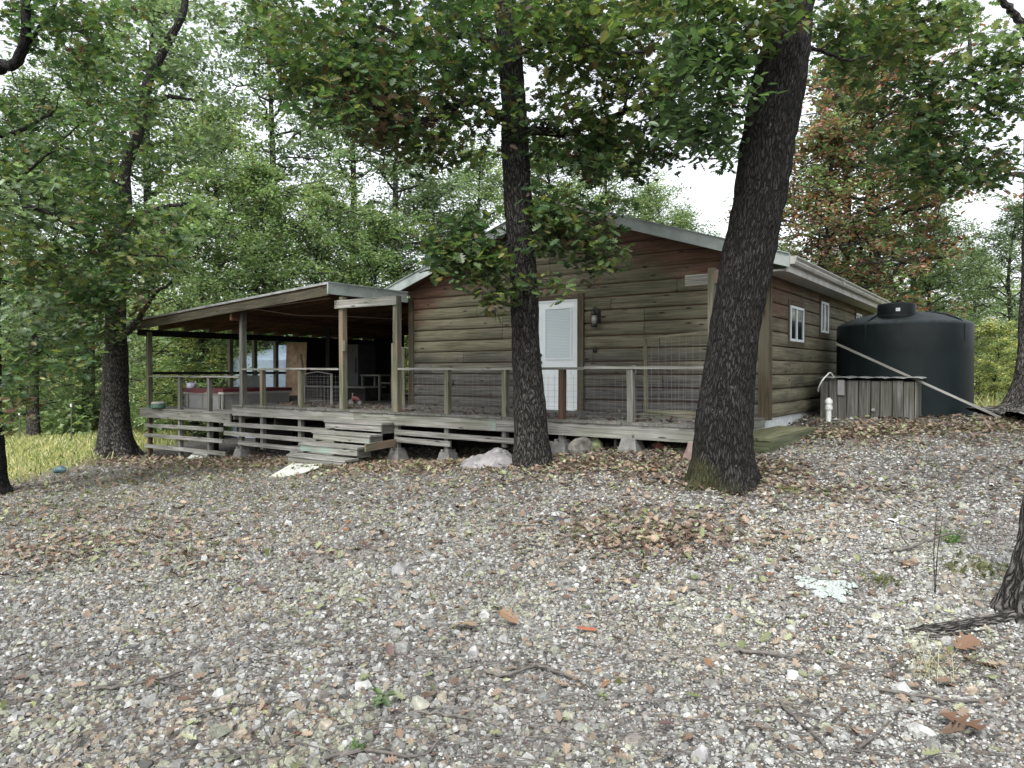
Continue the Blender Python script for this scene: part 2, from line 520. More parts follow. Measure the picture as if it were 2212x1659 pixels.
def black_tank_mat():
    m, nt, bs, _ = newmat('black_green_polyethylene'); q = N(nt)
    ob = q.n('ShaderNodeTexCoord').outputs['Object']
    g = q.noise(ob, 3, 4, .6)
    c = q.ramp(g, [(.3, (.0045, .0075, .0085)), (.7, (.008, .0135, .0145))])
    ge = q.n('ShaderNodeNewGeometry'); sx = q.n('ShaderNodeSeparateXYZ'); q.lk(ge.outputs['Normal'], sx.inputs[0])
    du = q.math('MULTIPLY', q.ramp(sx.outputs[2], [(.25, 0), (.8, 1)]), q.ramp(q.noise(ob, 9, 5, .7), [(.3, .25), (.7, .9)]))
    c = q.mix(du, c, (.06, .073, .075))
    st = q.noise(q.mapv(ob, (14, 14, .7)), 1., 4, .7)
    c = q.mix(q.ramp(st, [(.58, 0), (.75, .35)]), c, (.02, .027, .026))
    q.lk(c, bs.inputs['Base Color']); bs.inputs['Roughness'].default_value = .5
    bs.inputs['Specular IOR Level'].default_value = .16
    q.bump(q.noise(ob, 40, 2), .08, .004, bs)
    return m
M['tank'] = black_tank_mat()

def glass_mat():
    m, nt, bs, _ = newmat('window_glass')
    bs.inputs['Base Color'].default_value = (.012, .018, .02, 1)
    bs.inputs['Roughness'].default_value = .06
    bs.inputs['Specular IOR Level'].default_value = .9
    return m
M['glass'] = glass_mat()

def blind_mat():
    m, nt, bs, _ = newmat('blind_behind_glass'); q = N(nt)
    ob = q.n('ShaderNodeTexCoord').outputs['Object']
    w = q.n('ShaderNodeTexWave', bands_direction='Z'); q.lk(ob, w.inputs[0]); w.inputs['Scale'].default_value = 11
    c = q.ramp(w.outputs['Fac'], [(.2, (.36, .43, .46)), (.8, (.52, .58, .60))])
    q.lk(c, bs.inputs['Base Color']); bs.inputs['Roughness'].default_value = .15
    bs.inputs['Coat Weight'].default_value = .4
    return m
M['blind'] = blind_mat()

# ------------------------------------------------------------------ leaves, twigs, trunks
def template(kind):
    if kind == 'oak':
        R = [(.05, .02), (.30, .16), (.13, .27), (.44, .40), (.15, .50), (.46, .70), (.17, .74), (.24, .92), (0, 1.0)]
    elif kind == 'oval':
        R = [(.16, .15), (.25, .42), (.17, .72), (0, 1.0)]
    else:
        R = [(.34, .42), (0, 1.0)]
    V = [(0, 0, 0)]; F = []
    right = []
    for x, y in R[:-1]: right.append(len(V)); V.append((x, y, .22 * x))
    tip = len(V); V.append((0, 1.0, 0))
    left = []
    for x, y in R[:-1]: left.append(len(V)); V.append((-x, y, .22 * x))
    F.append([0] + right + [tip]); F.append([0, tip] + left[::-1])
    return np.array(V, float), F

TEMPL = {k: template(k) for k in ('oak', 'oval', 'tri')}

def rots(n, flat=.6, droop=.35, rng=RNG):
    """random frames: x,y,z axes; z tends upward by `flat`, y (leaf tip) tends downward by droop"""
    z = rng.normal(size=(n, 3)); z[:, 2] = np.abs(z[:, 2]) + flat * 2.2
    z /= np.linalg.norm(z, axis=1)[:, None]
    y = rng.normal(size=(n, 3)); y[:, 2] -= droop * 2
    y -= (y * z).sum(1)[:, None] * z
    y /= np.linalg.norm(y, axis=1)[:, None]
    x = np.cross(y, z)
    return np.stack([x, y, z], 1)        # rows are axes

def scatter(cent, R, size, tmpl, col, curl=0., wide=None):
    V0, F0 = TEMPL[tmpl] if isinstance(tmpl, str) else tmpl
    n = len(cent); k = len(V0)
    loc = np.repeat(V0[None], n, 0) * size[:, None, None]
    if curl:
        c = (RNG.random(n) - .3) * curl
        t = V0[:, 1]; loc[:, :, 2] += c[:, None] * (t[None] ** 2 - t[None] * .5 + np.abs(V0[:, 0])[None] * .8) * size[:, None]
    V = np.einsum('nkj,njl->nkl', loc, R) + cent[:, None, :]
    base = (np.arange(n) * k)[:, None]
    L = np.concatenate([np.array(f) for f in F0])
    loops = (L[None, :] + base).ravel()
    sizes = np.tile([len(f) for f in F0], n)
    C = np.repeat(col, k, 0)
    return V.reshape(-1, 3), loops, sizes, C

def join(parts):
    V = []; L = []; S = []; C = []; b = 0
    for v, l, s, c in parts:
        V.append(v); L.append(l + b); S.append(s); C.append(c); b += len(v)
    return np.concatenate(V), np.concatenate(L), np.concatenate(S), np.concatenate(C)

PAL = {
    'oak': [((.040, .078, .036), 4), ((.064, .110, .048), 4), ((.095, .145, .058), 3), ((.145, .17, .06), 1.4), ((.12, .105, .055), .7), ((.085, .055, .038), .4)],
    'oakyellow': [((.046, .082, .034), 3.5), ((.080, .122, .044), 3.5), ((.12, .15, .05), 2.2), ((.155, .15, .062), 1.2), ((.095, .07, .045), .6)],
    'green': [((.115, .170, .085), 3), ((.16, .23, .11), 4), ((.21, .28, .14), 3), ((.26, .28, .14), 1)],
    'blue': [((.105, .155, .095), 3), ((.15, .205, .13), 4), ((.20, .26, .17), 2), ((.20, .23, .12), .6)],
    'light': [((.15, .21, .105), 3), ((.20, .265, .135), 4), ((.25, .31, .165), 2), ((.28, .25, .145), .7)],
    'rust': [((.21, .098, .072), 5), ((.15, .075, .058), 3), ((.25, .15, .11), 2), ((.12, .165, .09), 4.5), ((.17, .22, .12), 3)],
    'yellow': [((.27, .31, .11), 3), ((.36, .36, .15), 3), ((.17, .23, .10), 2), ((.29, .24, .11), 1)],
    'hickory': [((.070, .115, .056), 4), ((.10, .152, .072), 3), ((.045, .078, .040), 2)],
    'brown': [((.12, .075, .05), 3), ((.09, .06, .04), 3), ((.09, .10, .045), 3)],
}

def colours(pal, n, cl=None):
    P = PAL[pal] if isinstance(pal, str) else pal
    w = np.array([p[1] for p in P], float); w /= w.sum()
    c = np.array([p[0] for p in P])
    idx = RNG.choice(len(P), n, p=w)
    out = c[idx] * RNG.uniform(.7, 1.3, (n, 1))
    if cl is not None: out *= cl
    return out

def crown(clusters, tmpl, size, pal, flat=.5, droop=.4, curl=.3, mat='leaf', shell=0.):
    """clusters: (centre, radius xyz, count[, palette])"""
    parts = []
    for cl in clusters:
        c, r, n = cl[:3]; pl = cl[3] if len(cl) > 3 else pal
        n = int(n)
        if n < 1: continue
        d = RNG.normal(size=(n, 3)); d /= np.linalg.norm(d, axis=1)[:, None] + 1e-9
        rad = RNG.random(n) ** (.5 if not shell else .33)
        p = np.asarray(c) + d * rad[:, None] * np.asarray(r)
        tint = RNG.uniform(.75, 1.25)
        parts.append(scatter(p, rots(n, flat, droop), size * RNG.uniform(.55, 1.25, n), tmpl, colours(pl, n, tint), curl))
    return parts

def smooth_path(pts, n):
    pts = np.array(pts, float)
    t = np.concatenate([[0], np.cumsum(np.linalg.norm(np.diff(pts[:, :3], axis=0), axis=1))]); t /= t[-1]
    m = len(pts)
    tang = np.gradient(pts, t, axis=0)
    out = []
    for s in np.linspace(0, 1, n):
        i = min(np.searchsorted(t, s, side='right') - 1, m - 2)
        h = t[i + 1] - t[i]; x = (s - t[i]) / h
        out.append((2 * x**3 - 3 * x**2 + 1) * pts[i] + (x**3 - 2 * x**2 + x) * h * tang[i] +
                   (-2 * x**3 + 3 * x**2) * pts[i + 1] + (x**3 - x**2) * h * tang[i + 1])
    return np.array(out)

class Wood:
    """trunk and limbs of one tree as a single surface mesh"""
    def __init__(s): s.V = []; s.L = []; s.S = []; s.UV = []; s.nv = 0

    def sweep(s, P, rad, n=8, rough=0., lobes=None, fine=0.):
        P = np.asarray(P, float); m = len(P)
        T = np.gradient(P, axis=0); T /= np.linalg.norm(T, axis=1)[:, None] + 1e-12
        ref = np.array([0., 1., 0.]) if abs(T[0, 1]) < .9 else np.array([1., 0., 0.])
        A = np.empty((m, 3)); Bv = np.empty((m, 3))
        for i in range(m):
            a = ref - (ref @ T[i]) * T[i]; a /= np.linalg.norm(a); A[i] = a; ref = a
            Bv[i] = np.cross(T[i], a)
        th = np.arange(n) * 2 * math.pi / n
        R = np.repeat(np.asarray(rad, float)[:, None], n, 1)
        L = np.concatenate([[0], np.cumsum(np.linalg.norm(np.diff(P, axis=0), axis=1))])
        if lobes is not None: R = R * lobes(L[:, None], th[None, :])
        if rough:
            for i in range(m):
                for k in range(n):
                    r0 = R[i, k]; ct, st = math.cos(th[k]), math.sin(th[k])
                    q = Vector((ct * r0 * 5, st * r0 * 5, L[i] * 2.2))
                    R[i, k] += rough * noise.noise(q)
                    if fine:
                        q = Vector((ct * r0 * 24, st * r0 * 24, L[i] * 4.5))
                        R[i, k] += fine * (abs(noise.noise(q)) * 2 - .6)
        V = P[:, None] + R[..., None] * (A[:, None] * np.cos(th)[None, :, None] + Bv[:, None] * np.sin(th)[None, :, None])
        b = s.nv; s.V.append(V.reshape(-1, 3)); s.nv += m * n
        rm = float(np.mean(rad))
        i = np.arange(m - 1)[:, None]; k = np.arange(n)[None, :]; k2 = (k + 1) % n
        q = np.stack([i * n + k, i * n + k2, (i + 1) * n + k2, (i + 1) * n + k], -1).reshape(-1, 4) + b
        s.L.append(q.ravel()); s.S.append(np.full(len(q), 4))
        c = 2 * math.pi * rm / n
        u0 = np.broadcast_to(k * c, (m - 1, n)); u1 = u0 + c
        v0 = np.broadcast_to(L[:-1, None], (m - 1, n)); v1 = np.broadcast_to(L[1:, None], (m - 1, n))
        o = random.uniform(0, 20)
        uv = np.stack([np.stack([u0 + o, v0], -1), np.stack([u1 + o, v0], -1), np.stack([u1 + o, v1], -1), np.stack([u0 + o, v1], -1)], 2)
        s.UV.append(uv.reshape(-1, 2))

    def build(s, name, mat, parent, loc=None):
        me = np_mesh(name, np.concatenate(s.V), np.concatenate(s.L), np.concatenate(s.S), np.concatenate(s.UV), smooth=True)
        return link(name, me, mat, parent, loc)

def limb_pts(p0, p1, sag=.1, n=6, wob=.08):
    p0 = np.asarray(p0, float); p1 = np.asarray(p1, float)
    L = np.linalg.norm(p1 - p0)
    t = np.linspace(0, 1, n)[:, None]
    P = p0 + (p1 - p0) * t
    P[:, 2] += sag * L * np.sin(np.pi * t[:, 0])
    P[1:-1] += RNG.normal(size=(n - 2, 3)) * wob * L * .3
    return P

# ------------------------------------------------------------------ ground
def sstep(x): x = np.clip(x, 0, 1); return x * x * (3 - 2 * x)

def grass_mask(x, y):
    a = sstep((-8.9 - .12 * (y - 14) - x) / 1.6) * sstep((y - 11.6) / 1.8)
    b = sstep((y - 15.5) / 1.5) * sstep((x - 8.6) / 1.)
    return np.maximum(a, b)

PATCH = [(1.25, 6.2, .9, 1.1, .62), (1.9, 5.4, .5, .5, .3), (-4.3, 7.0, 1.1, .8, .28), (-2.6, 6.0, .8, .5, .18), (6.4, 11.4, 2.0, 1.0, 1.), (9, 11.6, 1.2, .5, .6),
         (-1.0, 11.0, 1.6, .8, .7), (-5.2, 8.6, .8, .6, .22), (.2, 8.9, .9, .5, .35), (-7, 9.5, 1.2, .7, .2), (-.9, 5.0, .7, .4, .15), (2.2, 3.7, .4, .2, .2),
         (-6.5, 6.5, .9, .5, .5), (3.4, 7.6, .8, .4, .3), (5.6, 8.4, .7, .3, .25)]

def litter_mask(x, y):
    dx = x - CX; dy = y - CY
    X = dx * CS - dy * SN; B = dx * SN + dy * CS
    m = np.exp(-((B + 3.0) / .75) ** 2) * sstep((X + 15.5) / 1.) * sstep((1.6 - X) / 1.) * 1.25
    for px, py, sx, sy, w in PATCH:
        m = np.maximum(m, w * np.exp(-((x - px) / sx) ** 2 - ((y - py) / sy) ** 2))
    n = np.sin(3.1 * x + 1.1 * np.sin(2.3 * y)) * np.sin(2.7 * y + 1.4 * np.sin(1.9 * x))
    m = np.clip(m * (1 + .5 * n), 0, 1)
    return m

def axis_pts(segs):
    out = []
    for a, b, d in segs: out += list(np.arange(a, b, d))
    return np.array(out + [segs[-1][1]])

xs = axis_pts([(-400, -60, 34), (-60, -16, 2.), (-16, -6, .3), (-6, 6, .1), (6, 14, .25), (14, 60, 2.), (60, 400, 34)])
ys = axis_pts([(-200, -20, 30), (-20, 1, 1.5), (1, 9, .1), (9, 22, .25), (22, 60, 1.5), (60, 500, 40)])
gx, gy = np.meshgrid(xs, ys)
fx, fy = gx.ravel(), gy.ravel()
zz = GZB(fx, fy)
n_, m_ = len(ys), len(xs)
i = np.arange(n_ - 1)[:, None]; k = np.arange(m_ - 1)[None]
quads = np.stack([i * m_ + k, i * m_ + k + 1, (i + 1) * m_ + k + 1, (i + 1) * m_ + k], -1).reshape(-1, 4)
gc = np.zeros((len(fx), 3)); gc[:, 0] = grass_mask(fx, fy); gc[:, 1] = litter_mask(fx, fy)
me = np_mesh('ground', np.stack([fx, fy, zz], 1), quads.ravel(), np.full(len(quads), 4), col=gc, smooth=True)
tag(link('ground', me, M['ground']), kind='structure')

# ---- gravel: loose stones lying in the part of the ground in view
def stone_template(seed):
    r = np.random.default_rng(seed)
    n = 6
    th = np.sort((np.arange(n) + r.uniform(-.33, .33, n)) * 2 * math.pi / n)
    ax = r.uniform(.6, 1.); 
    lo = np.stack([np.cos(th), np.sin(th) * ax, np.full(n, -.25)], 1)
    hi = np.stack([np.cos(th) * .68, np.sin(th) * ax * .68, r.uniform(.28, .62, n)], 1) + r.normal(size=(n, 3)) * .07
    V = np.concatenate([lo * .5, hi * .5])
    F = [[6, 7, 8, 9, 10, 11][::1]] + [[j, (j + 1) % n, n + (j + 1) % n, n + j] for j in range(n)]
    return V, F
STONES = [stone_template(s) for s in range(8)]
SC = .53 * np.array((.98, 1.0, .98)) * np.array([(.30, .30, .29), (.40, .40, .39), (.52, .52, .51), (.62, .62, .61), (.20, .195, .185), (.38, .34, .28), (.32, .265, .21), (.26, .235, .22), (.41, .42, .33), (.32, .33, .27)])

def samp(n, y0, y1, pw):
    y = y0 + (y1 - y0) * RNG.random(n) ** pw
    x = (RNG.random(n) * 2 - 1) * (.77 * y + .5)
    return x, y

def stones(n, y0, y1, pw, s0, s1, wt, keep=None):
    x, y = samp(n, y0, y1, pw)
    k = (RNG.random(n) > grass_mask(x, y) * 1.1) & (RNG.random(n) > litter_mask(x, y) * .55)
    if keep is not None: k &= keep(x, y)
    x, y = x[k], y[k]; n = len(x)
    s = s0 + (s1 - s0) * RNG.random(n) ** 2.2
    z = GZB(x, y) + s * RNG.uniform(-.02, .16, n)
    w = np.array(wt, float); w /= w.sum()
    pn = np.sin(2.3 * x + 1.7 * np.sin(1.3 * y)) + np.sin(3.1 * y + 2.1 * np.sin(1.1 * x)); pn2 = np.sin(4.3 * x - 2.2 * y) + np.sin(2.9 * y + x)
    c = SC[RNG.choice(len(SC), n, p=w)]
    t1 = RNG.random(n) < .35 * (pn > .9); t2 = RNG.random(n) < .35 * (pn2 > 1.0); t3 = RNG.random(n) < .35 * (pn < -1.0)
    c[t1] = SC[5]; c[t2] = SC[8]; c[t3] = SC[7]
    c = c * RNG.uniform(.6, 1.3, (n, 1)) * (1 + .3 * sstep((x + .5) / 2.5))[:, None]
    R = rots(n, 1.3, 0)
    out = []
    for j in range(8):
        q = np.arange(n) % 8 == j
        out.append(scatter(np.stack([x, y, z], 1)[q], R[q], s[q], STONES[j], c[q]))
    return out

pebble_zone = lambda x, y: RNG.random(len(x)) < sstep((x - .1 * (y - 3) + .9 + .4 * np.sin(y * 3)) / 1.5)
coarse_zone = lambda x, y: RNG.random(len(x)) < 1.1 - .8 * sstep((x + .6) / 1.6)
parts = []
parts += stones(90000, 2.5, 7., 1.0, .009, .026, (4, 6, 4, 1.6, 1.2, .7, .4, .3, .5, .5), pebble_zone)
parts += stones(64000, 2.5, 8.0, 1.0, .012, .05, (5, 5, 3, 1.4, 2.4, 2.4, 1.6, 1.4, 1.8, 1.2), coarse_zone)
parts += stones(50000, 4.5, 12.5, .9, .016, .048, (5, 6, 4, 1.6, 2, 1.3, .9, .8, 1.4, 1))
parts += stones(5000, 11, 19, .9, .03, .09, (5, 5, 4, 2, 2, 1, .6, .5, 1, 1))
parts += stones(1500, 2.5, 7, 1., .045, .085, (6, 6, 3, 1, 3, 3, 2, 1, 2, 2), lambda x, y: RNG.random(len(x)) < 1.1 - .9 * sstep((x + .8) / 1.6))
parts += stones(360, 2.6, 9, 1., .06, .12, (4, 5, 5, 2, 1, 1, .5, .5, 1.5, 1))
V, L, S_, C_ = join(parts)
tag(link('gravel', np_mesh('gravel', V, L, S_, col=C_), M['stone']), 'loose crushed stone and pebbles covering the yard', 'gravel', kind='stuff')

# ---- fallen leaves
def litter(n, y0, y1, pw, s0, s1, base=.06):
    x, y = samp(n, y0, y1, pw)
    k = RNG.random(n) < base + litter_mask(x, y)
    x, y = x[k], y[k]; n = len(x)
    s = RNG.uniform(s0, s1, n)
    pal = [((.15, .108, .080), 4), ((.20, .155, .118), 3), ((.085, .058, .044), 2.), ((.085, .058, .055), .8), ((.25, .20, .15), 1.6), ((.15, .085, .05), .3), ((.17, .185, .10), 1.8), ((.22, .235, .15), 1.2), ((.10, .12, .05), .5)]
    c = colours(pal, n)
    z = GZB(x, y) + .012 + RNG.random(n) * .022
    return scatter(np.stack([x, y, z], 1), rots(n, 1.1, 0), s, 'oak', c, 1.1)
parts = [litter(17000, 2.6, 8, 1., .025, .075, .07), litter(56000, 6, 14, .95, .035, .085, .085), litter(30000, 11, 19, 1., .05, .10, .10)]
V, L, S_, C_ = join(parts)
tag(link('fallen_leaves', np_mesh('fallen_leaves', V, L, S_, col=C_), M['dryleaf']), 'brown oak leaves fallen over the gravel yard', 'fallen leaves', kind='stuff')

# ---- twigs
tw = Wood()
for j in range(700):
    y = 2.7 + 9 * random.random() ** 1.6; x = random.uniform(-.75, .75) * y
    a = random.uniform(0, math.pi) if random.random() < .4 else random.uniform(-.5, .5); l = random.uniform(.08, .42); bnd = random.uniform(-.25, .25)
    P = []
    for t in (0, .3, .65, 1):
        px = x + math.cos(a + bnd * t) * l * t; py = y + math.sin(a + bnd * t) * l * t
        P.append((px, py, gz(px, py) + .018 + .012 * random.random()))
    r = random.uniform(.0015, .0042)
    tw.sweep(P, [r, r * .9, r * .7, r * .4], 4)
M['twig'] = plain('dead_twig_wood', (.085, .078, .070), .9, var=.4, scale=20)
tag(tw.build('twig_litter', M['twig'], None), 'thin grey twigs strewn over the gravel', 'twigs', kind='stuff')

# ---- grass of the field and a few blades among the stones
def blades(x, y, h, w, cols):
    n = len(x); a = RNG.random(n) * math.pi
    z = GZB(x, y)
    d = np.stack([np.cos(a), np.sin(a), np.zeros(n)], 1) * w[:, None]
    b = np.stack([x, y, z], 1)
    ln = RNG.normal(size=(n, 3)) * .55; ln[:, 2] = 1
    tip = b + ln * h[:, None]
    mid = b + ln * h[:, None] * .55 + RNG.normal(size=(n, 3)) * .02
    V = np.stack([b - d, b + d, mid + d * .7, tip, mid - d * .7], 1).reshape(-1, 3)
    i = (np.arange(n) * 5)[:, None] + np.arange(5)[None]
    return V, i.ravel(), np.full(n, 5), np.repeat(cols, 5, 0)
GP = [((.24, .29, .12), 3), ((.38, .39, .19), 3), ((.46, .41, .25), 3), ((.12, .17, .05), 2), ((.48, .44, .26), 1)]
parts = []
n = 90000; x = -RNG.uniform(8.5, 30, n); y = RNG.uniform(12.5, 42, n)
k = (RNG.random(n) < grass_mask(x, y)) & (-x < .8 * y + 2); x, y = x[k], y[k]; n = len(x)
parts.append(blades(x, y, RNG.uniform(.03, .15, n) * (1 + .03 * y), RNG.uniform(.004, .010, n) * (1 + y / 22), colours(GP, n)))
n = 14000; x = RNG.uniform(9, 24, n); y = RNG.uniform(15.5, 34, n)
parts.append(blades(x, y, RNG.uniform(.1, .45, n), RNG.uniform(.008, .02, n), colours(GP, n)))
V, L, S_, C_ = join(parts)
tag(link('grass', np_mesh('grass', V, L, S_, col=C_), M['leaf']), 'pale yellow green grass of the field beyond the yard', 'grass', kind='stuff')
# sparse short weeds in the gravel
n = 20000; x, y = samp(n, 3, 15, .9)
w_ = np.exp(-((x + 4.5) / 2.8) ** 2 - ((y - 11) / 3.5) ** 2) * .8 + .03 + .5 * np.exp(-((x + 7) / 2) ** 2 - ((y - 14) / 2.5) ** 2)
k = RNG.random(n) < w_; x, y = x[k], y[k]; n = len(x)
parts = [blades(x, y, RNG.uniform(.03, .09, n), RNG.uniform(.002, .005, n), colours([((.16, .19, .07), 2), ((.24, .25, .12), 2)], n))]
V, L, S_, C_ = join(parts)
tag(link('weeds', np_mesh('weeds', V, L, S_, col=C_), M['leaf']), 'short sparse weeds growing through the gravel', 'weeds', kind='stuff')

# ------------------------------------------------------------------ cabin
base = H(-3.9, 4.7, .7)
cabin = thing('cabin', 'single storey log sided cabin with a low metal gable roof', 'cabin', base)
W, DEP = 7.75, 9.4
ZB, EAVE, APEX, SL = .845, 3.36, 4.77, .326

def roof_z(X): return APEX - SL * abs(X + W / 2)

def log_wall(name, mat, length, top_fn, start=0., side=False, openings=()):
    """courses of rounded log siding; on the front X runs -length..0, on the side B runs 0..length"""
    mb = HM()
    CH = .235
    prof = [(0, -.014), (.04, -.014), (.06, .024), (.12, .033), (.5, .036), (.88, .034), (.955, .026), (.98, -.014), (1., -.014)]
    z = ZB
    while z < 4.8:
        rows = []
        for t, d in prof:
            zz_ = z + t * CH
            if side:
                if zz_ > top_fn(0): zz_ = top_fn(0)
                rows.append(((d, 0, zz_), (d, length, zz_)))
            else:
                lim = (4.77 - .10 - zz_) / SL          # half width allowed by the gable
                half = min(W / 2, lim)
                if half <= 0.02: half = .02
                rows.append(((-W / 2 - half, -d, zz_), (-W / 2 + half, -d, zz_)))
        if side and z > top_fn(0): break
        if not side and (4.77 - .10 - z) / SL < .1: break
        V = []; F = []; UV = []
        for (p, q) in rows: V += [p, q]
        for j in range(len(rows) - 1):
            F.append((2 * j, 2 * j + 1, 2 * j + 3, 2 * j + 2))
            UV.append([((V[t][1] if side else V[t][0]), V[t][2]) for t in F[-1]])
        mb.raw(V, F, UV)
        z += CH
    if side:
        mb.box(-.2, -.005, .0, length, ZB, top_fn(0))
    else:
        mb.box(-W + .01, -.21, .005, .2, ZB, 3.2)
        V = [(-W, .0, 3.2), (0, .0, 3.2), (-W / 2, 0, 4.6), (-W, .2, 3.2), (0, .2, 3.2), (-W / 2, .2, 4.6)]
        mb.raw(V, [(0, 1, 2), (5, 4, 3)], [[(v[0], v[2]) for v in V[:3]], [(v[0], v[2]) for v in V[:3]]])
    return mb.build(name, mat, cabin, smooth=True)

log_wall('front_wall', M['siding_front'], W, None)
log_wall('side_wall', M['siding_side'], DEP, lambda x: 3.24, side=True)
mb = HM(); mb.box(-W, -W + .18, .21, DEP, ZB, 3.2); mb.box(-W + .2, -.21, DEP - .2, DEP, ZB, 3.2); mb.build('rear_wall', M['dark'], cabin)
mb = HM(); mb.box(-W + .05, -.035, .03, DEP - .05, .0, ZB - .003); mb.build('foundation', M['found'], cabin)
# corner boards
mb = HM(); mb.box(-.11, .052, -.062, -.002, ZB - .02, 3.22); mb.box(.003, .064, .0, .10, ZB - .02, 3.2); mb.build('corner_board', M['trim'], cabin)
mb = HM(); mb.box(-W - .03, -W + .11, -.062, .002, ZB - .02, 3.22); mb.build('corner_board', M['trim'], cabin)
# roof
OH, OF, OBK = .45, .40, 9.8
mb = HM()
for sgn in (-1, 1):
    xe = -W / 2 + sgn * (W / 2 + OH)
    apex = Vector((-W / 2, -OF, APEX)); e = Vector((xe, -OF, EAVE))
    dv = e - apex; nrm = Vector((SL * sgn, 0, 1)).normalized()
    mb.obox(apex - nrm * .03, dv, Vector((0, OBK + OF, 0)), nrm * .03)
    k = 0
    while k * .30 < OBK + OF:                                       # standing ribs running down the slope
        y = -OF + .02 + k * .30
        mb.obox(apex + Vector((0, .02 + k * .30, 0)) + nrm * .001, dv * 1.004, Vector((0, .035, 0)), nrm * .022)
        k += 1
mb.box(-W / 2 - .12, -W / 2 + .12, -OF - .01, OBK, APEX - .012, APEX + .03)
mb.build('roof', M['roof'], cabin)
# gable fascia, metal clad with a bare wooden stretch near the ridge
def slope_bar(mb, X0, X1, b0, b1, drop, h):
    z0 = roof_z(X0) - drop; z1 = roof_z(X1) - drop
    mb.obox((X0, b0, z0 - h), (X1 - X0, 0, z1 - z0), (0, b1 - b0, 0), (0, 0, h))
mb = HM(); slope_bar(mb, -2.62, .46, -OF - .045, -OF - .006, -.02, .20); slope_bar(mb, -2.62, .46, -OF - .075, -OF - .006, -.036, .014)
mb.build('metal_fascia', M['fascia'], cabin)
mb = HM(); slope_bar(mb, -8.21, -W / 2, -OF - .045, -OF - .006, -.02, .20); slope_bar(mb, -8.21, -W / 2, -OF - .075, -OF - .006, -.036, .014)
mb.build('metal_fascia', M['fascia'], cabin)
mb = HM(); slope_bar(mb, -W / 2 + .002, -2.63, -OF - .03, -OF + .01, .03, .15); mb.build('wooden_fascia', M['trim'], cabin)
# gable soffit boards
mb = HM()
for a_, b_ in ((-8.15, -W / 2 - .01), (-W / 2 + .01, .40)):
    z0 = roof_z(a_) - .13; z1 = roof_z(b_) - .13
    mb.obox((a_, -OF, z0), (b_ - a_, 0, z1 - z0), (0, OF - .04, 0), (0, 0, .02))
mb.build('gable_soffit', M['under'], cabin)
# right eave: soffit, fascia, gutter
mb = HM()
k = 0
for k in range(32):
    mb.box(.056, .40, -.36 + k * .305, -.36 + k * .305 + .298, 3.14, 3.155)
mb.box(.058, .40, -.36, 9.6, 3.158, 3.17)
mb.build('soffit', M['soffit'], cabin)
mb = HM(); mb.box(.40, .43, -.38, 9.7, 3.12, 3.33); mb.build('eave_fascia', M['gutter'], cabin)
prof = [(.0, .0), (.0, -.115), (.075, -.115), (.095, -.075), (.092, -.05), (.125, -.018), (.125, .0), (.118, .0), (.118, -.014), (.084, -.048), (.086, -.073), (.07, -.108), (.008, -.108), (.008, .0)]
V = []; F = []; UV = []
for B in (-.40, 9.75):
    for x, z in prof: V.append((.435 + x, B, 3.345 + z))
m = len(prof)
for j in range(m):
    j2 = (j + 1) % m; F.append((j, j2, m + j2, m + j)); UV.append([(0, j * .03), (0, j2 * .03), (10, j2 * .03), (10, j * .03)])
F.append(tuple(range(m))); UV.append([(0, 0)] * m); F.append(tuple(range(2 * m - 1, m - 1, -1))); UV.append([(0, 0)] * m)
V2 = [(.435, -.402, 3.23), (.53, -.402, 3.23), (.56, -.402, 3.33), (.56, -.402, 3.347), (.435, -.402, 3.347), (.435, -.397, 3.23), (.53, -.397, 3.23), (.56, -.397, 3.33), (.56, -.397, 3.347), (.435, -.397, 3.347)]
mb = HM(); mb.raw(V, F, UV)
mb.raw(V2, [(0, 1, 2, 3, 4), (9, 8, 7, 6, 5)], [[(0, 0)] * 5] * 2)
mb.box(.43, .56, 3.0, 3.03, 3.235, 3.352)
mb.build('gutter', M['gutter'], cabin)

# door
DX0, DX1, DZ0, DZ1 = -4.36, -3.445, .90, 2.93
mb = HM(); mb.box(DX1 + .002, DX1 + .13, -.085, -.003, .87, 3.06); mb.box(DX0 - .13, DX0 - .002, -.085, -.003, .87, 3.06)
mb.box(DX0 - .002 + .001, DX1 + .001, -.082, -.003, DZ1 + .03, DZ1 + .12)
mb.build('door_trim', M['trim'], cabin)
mb = HM(); mb.box(DX0, DX0 + .03, -.075, -.003, .885, DZ1 + .028); mb.box(DX1 - .03, DX1, -.075, -.003, .885, DZ1 + .028)
mb.box(DX0 + .031, DX1 - .031, -.075, -.003, DZ1 - .002, DZ1 + .028); mb.box(DX0 + .031, DX1 - .031, -.10, -.003, .872, .9)
mb.build('door_frame', M['white'], cabin)
mb = HM(); a0, a1 = DX0 + .032, DX1 - .032
mb.box(a0, a1, -.062, -.004, DZ0 + .002, DZ1 - .004)
g0, g1, h0, h1 = a0 + .15, a1 - .09, 1.83, 2.82
for x0, x1, z0, z1 in ((g0, g0 + .03, h0, h1), (g1 - .03, g1, h0, h1), (g0 + .031, g1 - .031, h0, h0 + .03), (g0 + .031, g1 - .031, h1 - .03, h1)):
    mb.box(x0, x1, -.080, -.063, z0, z1)
for x0, x1 in ((a0 + .13, a0 + .39), (a0 + .47, a1 - .10)):
    for q0, q1, z0, z1 in ((x0, x0 + .018, 1.10, 1.62), (x1 - .018, x1, 1.10, 1.62), (x0 + .019, x1 - .019, 1.10, 1.118), (x0 + .019, x1 - .019, 1.602, 1.62)):
        mb.box(q0, q1, -.068, -.063, z0, z1)
door = mb.build('door', M['white'], cabin)
mb = HM(); mb.box(g0 + .033, g1 - .033, -.069, -.0635, h0 + .033, h1 - .033); mb.build('blind_window', M['blind'], door)
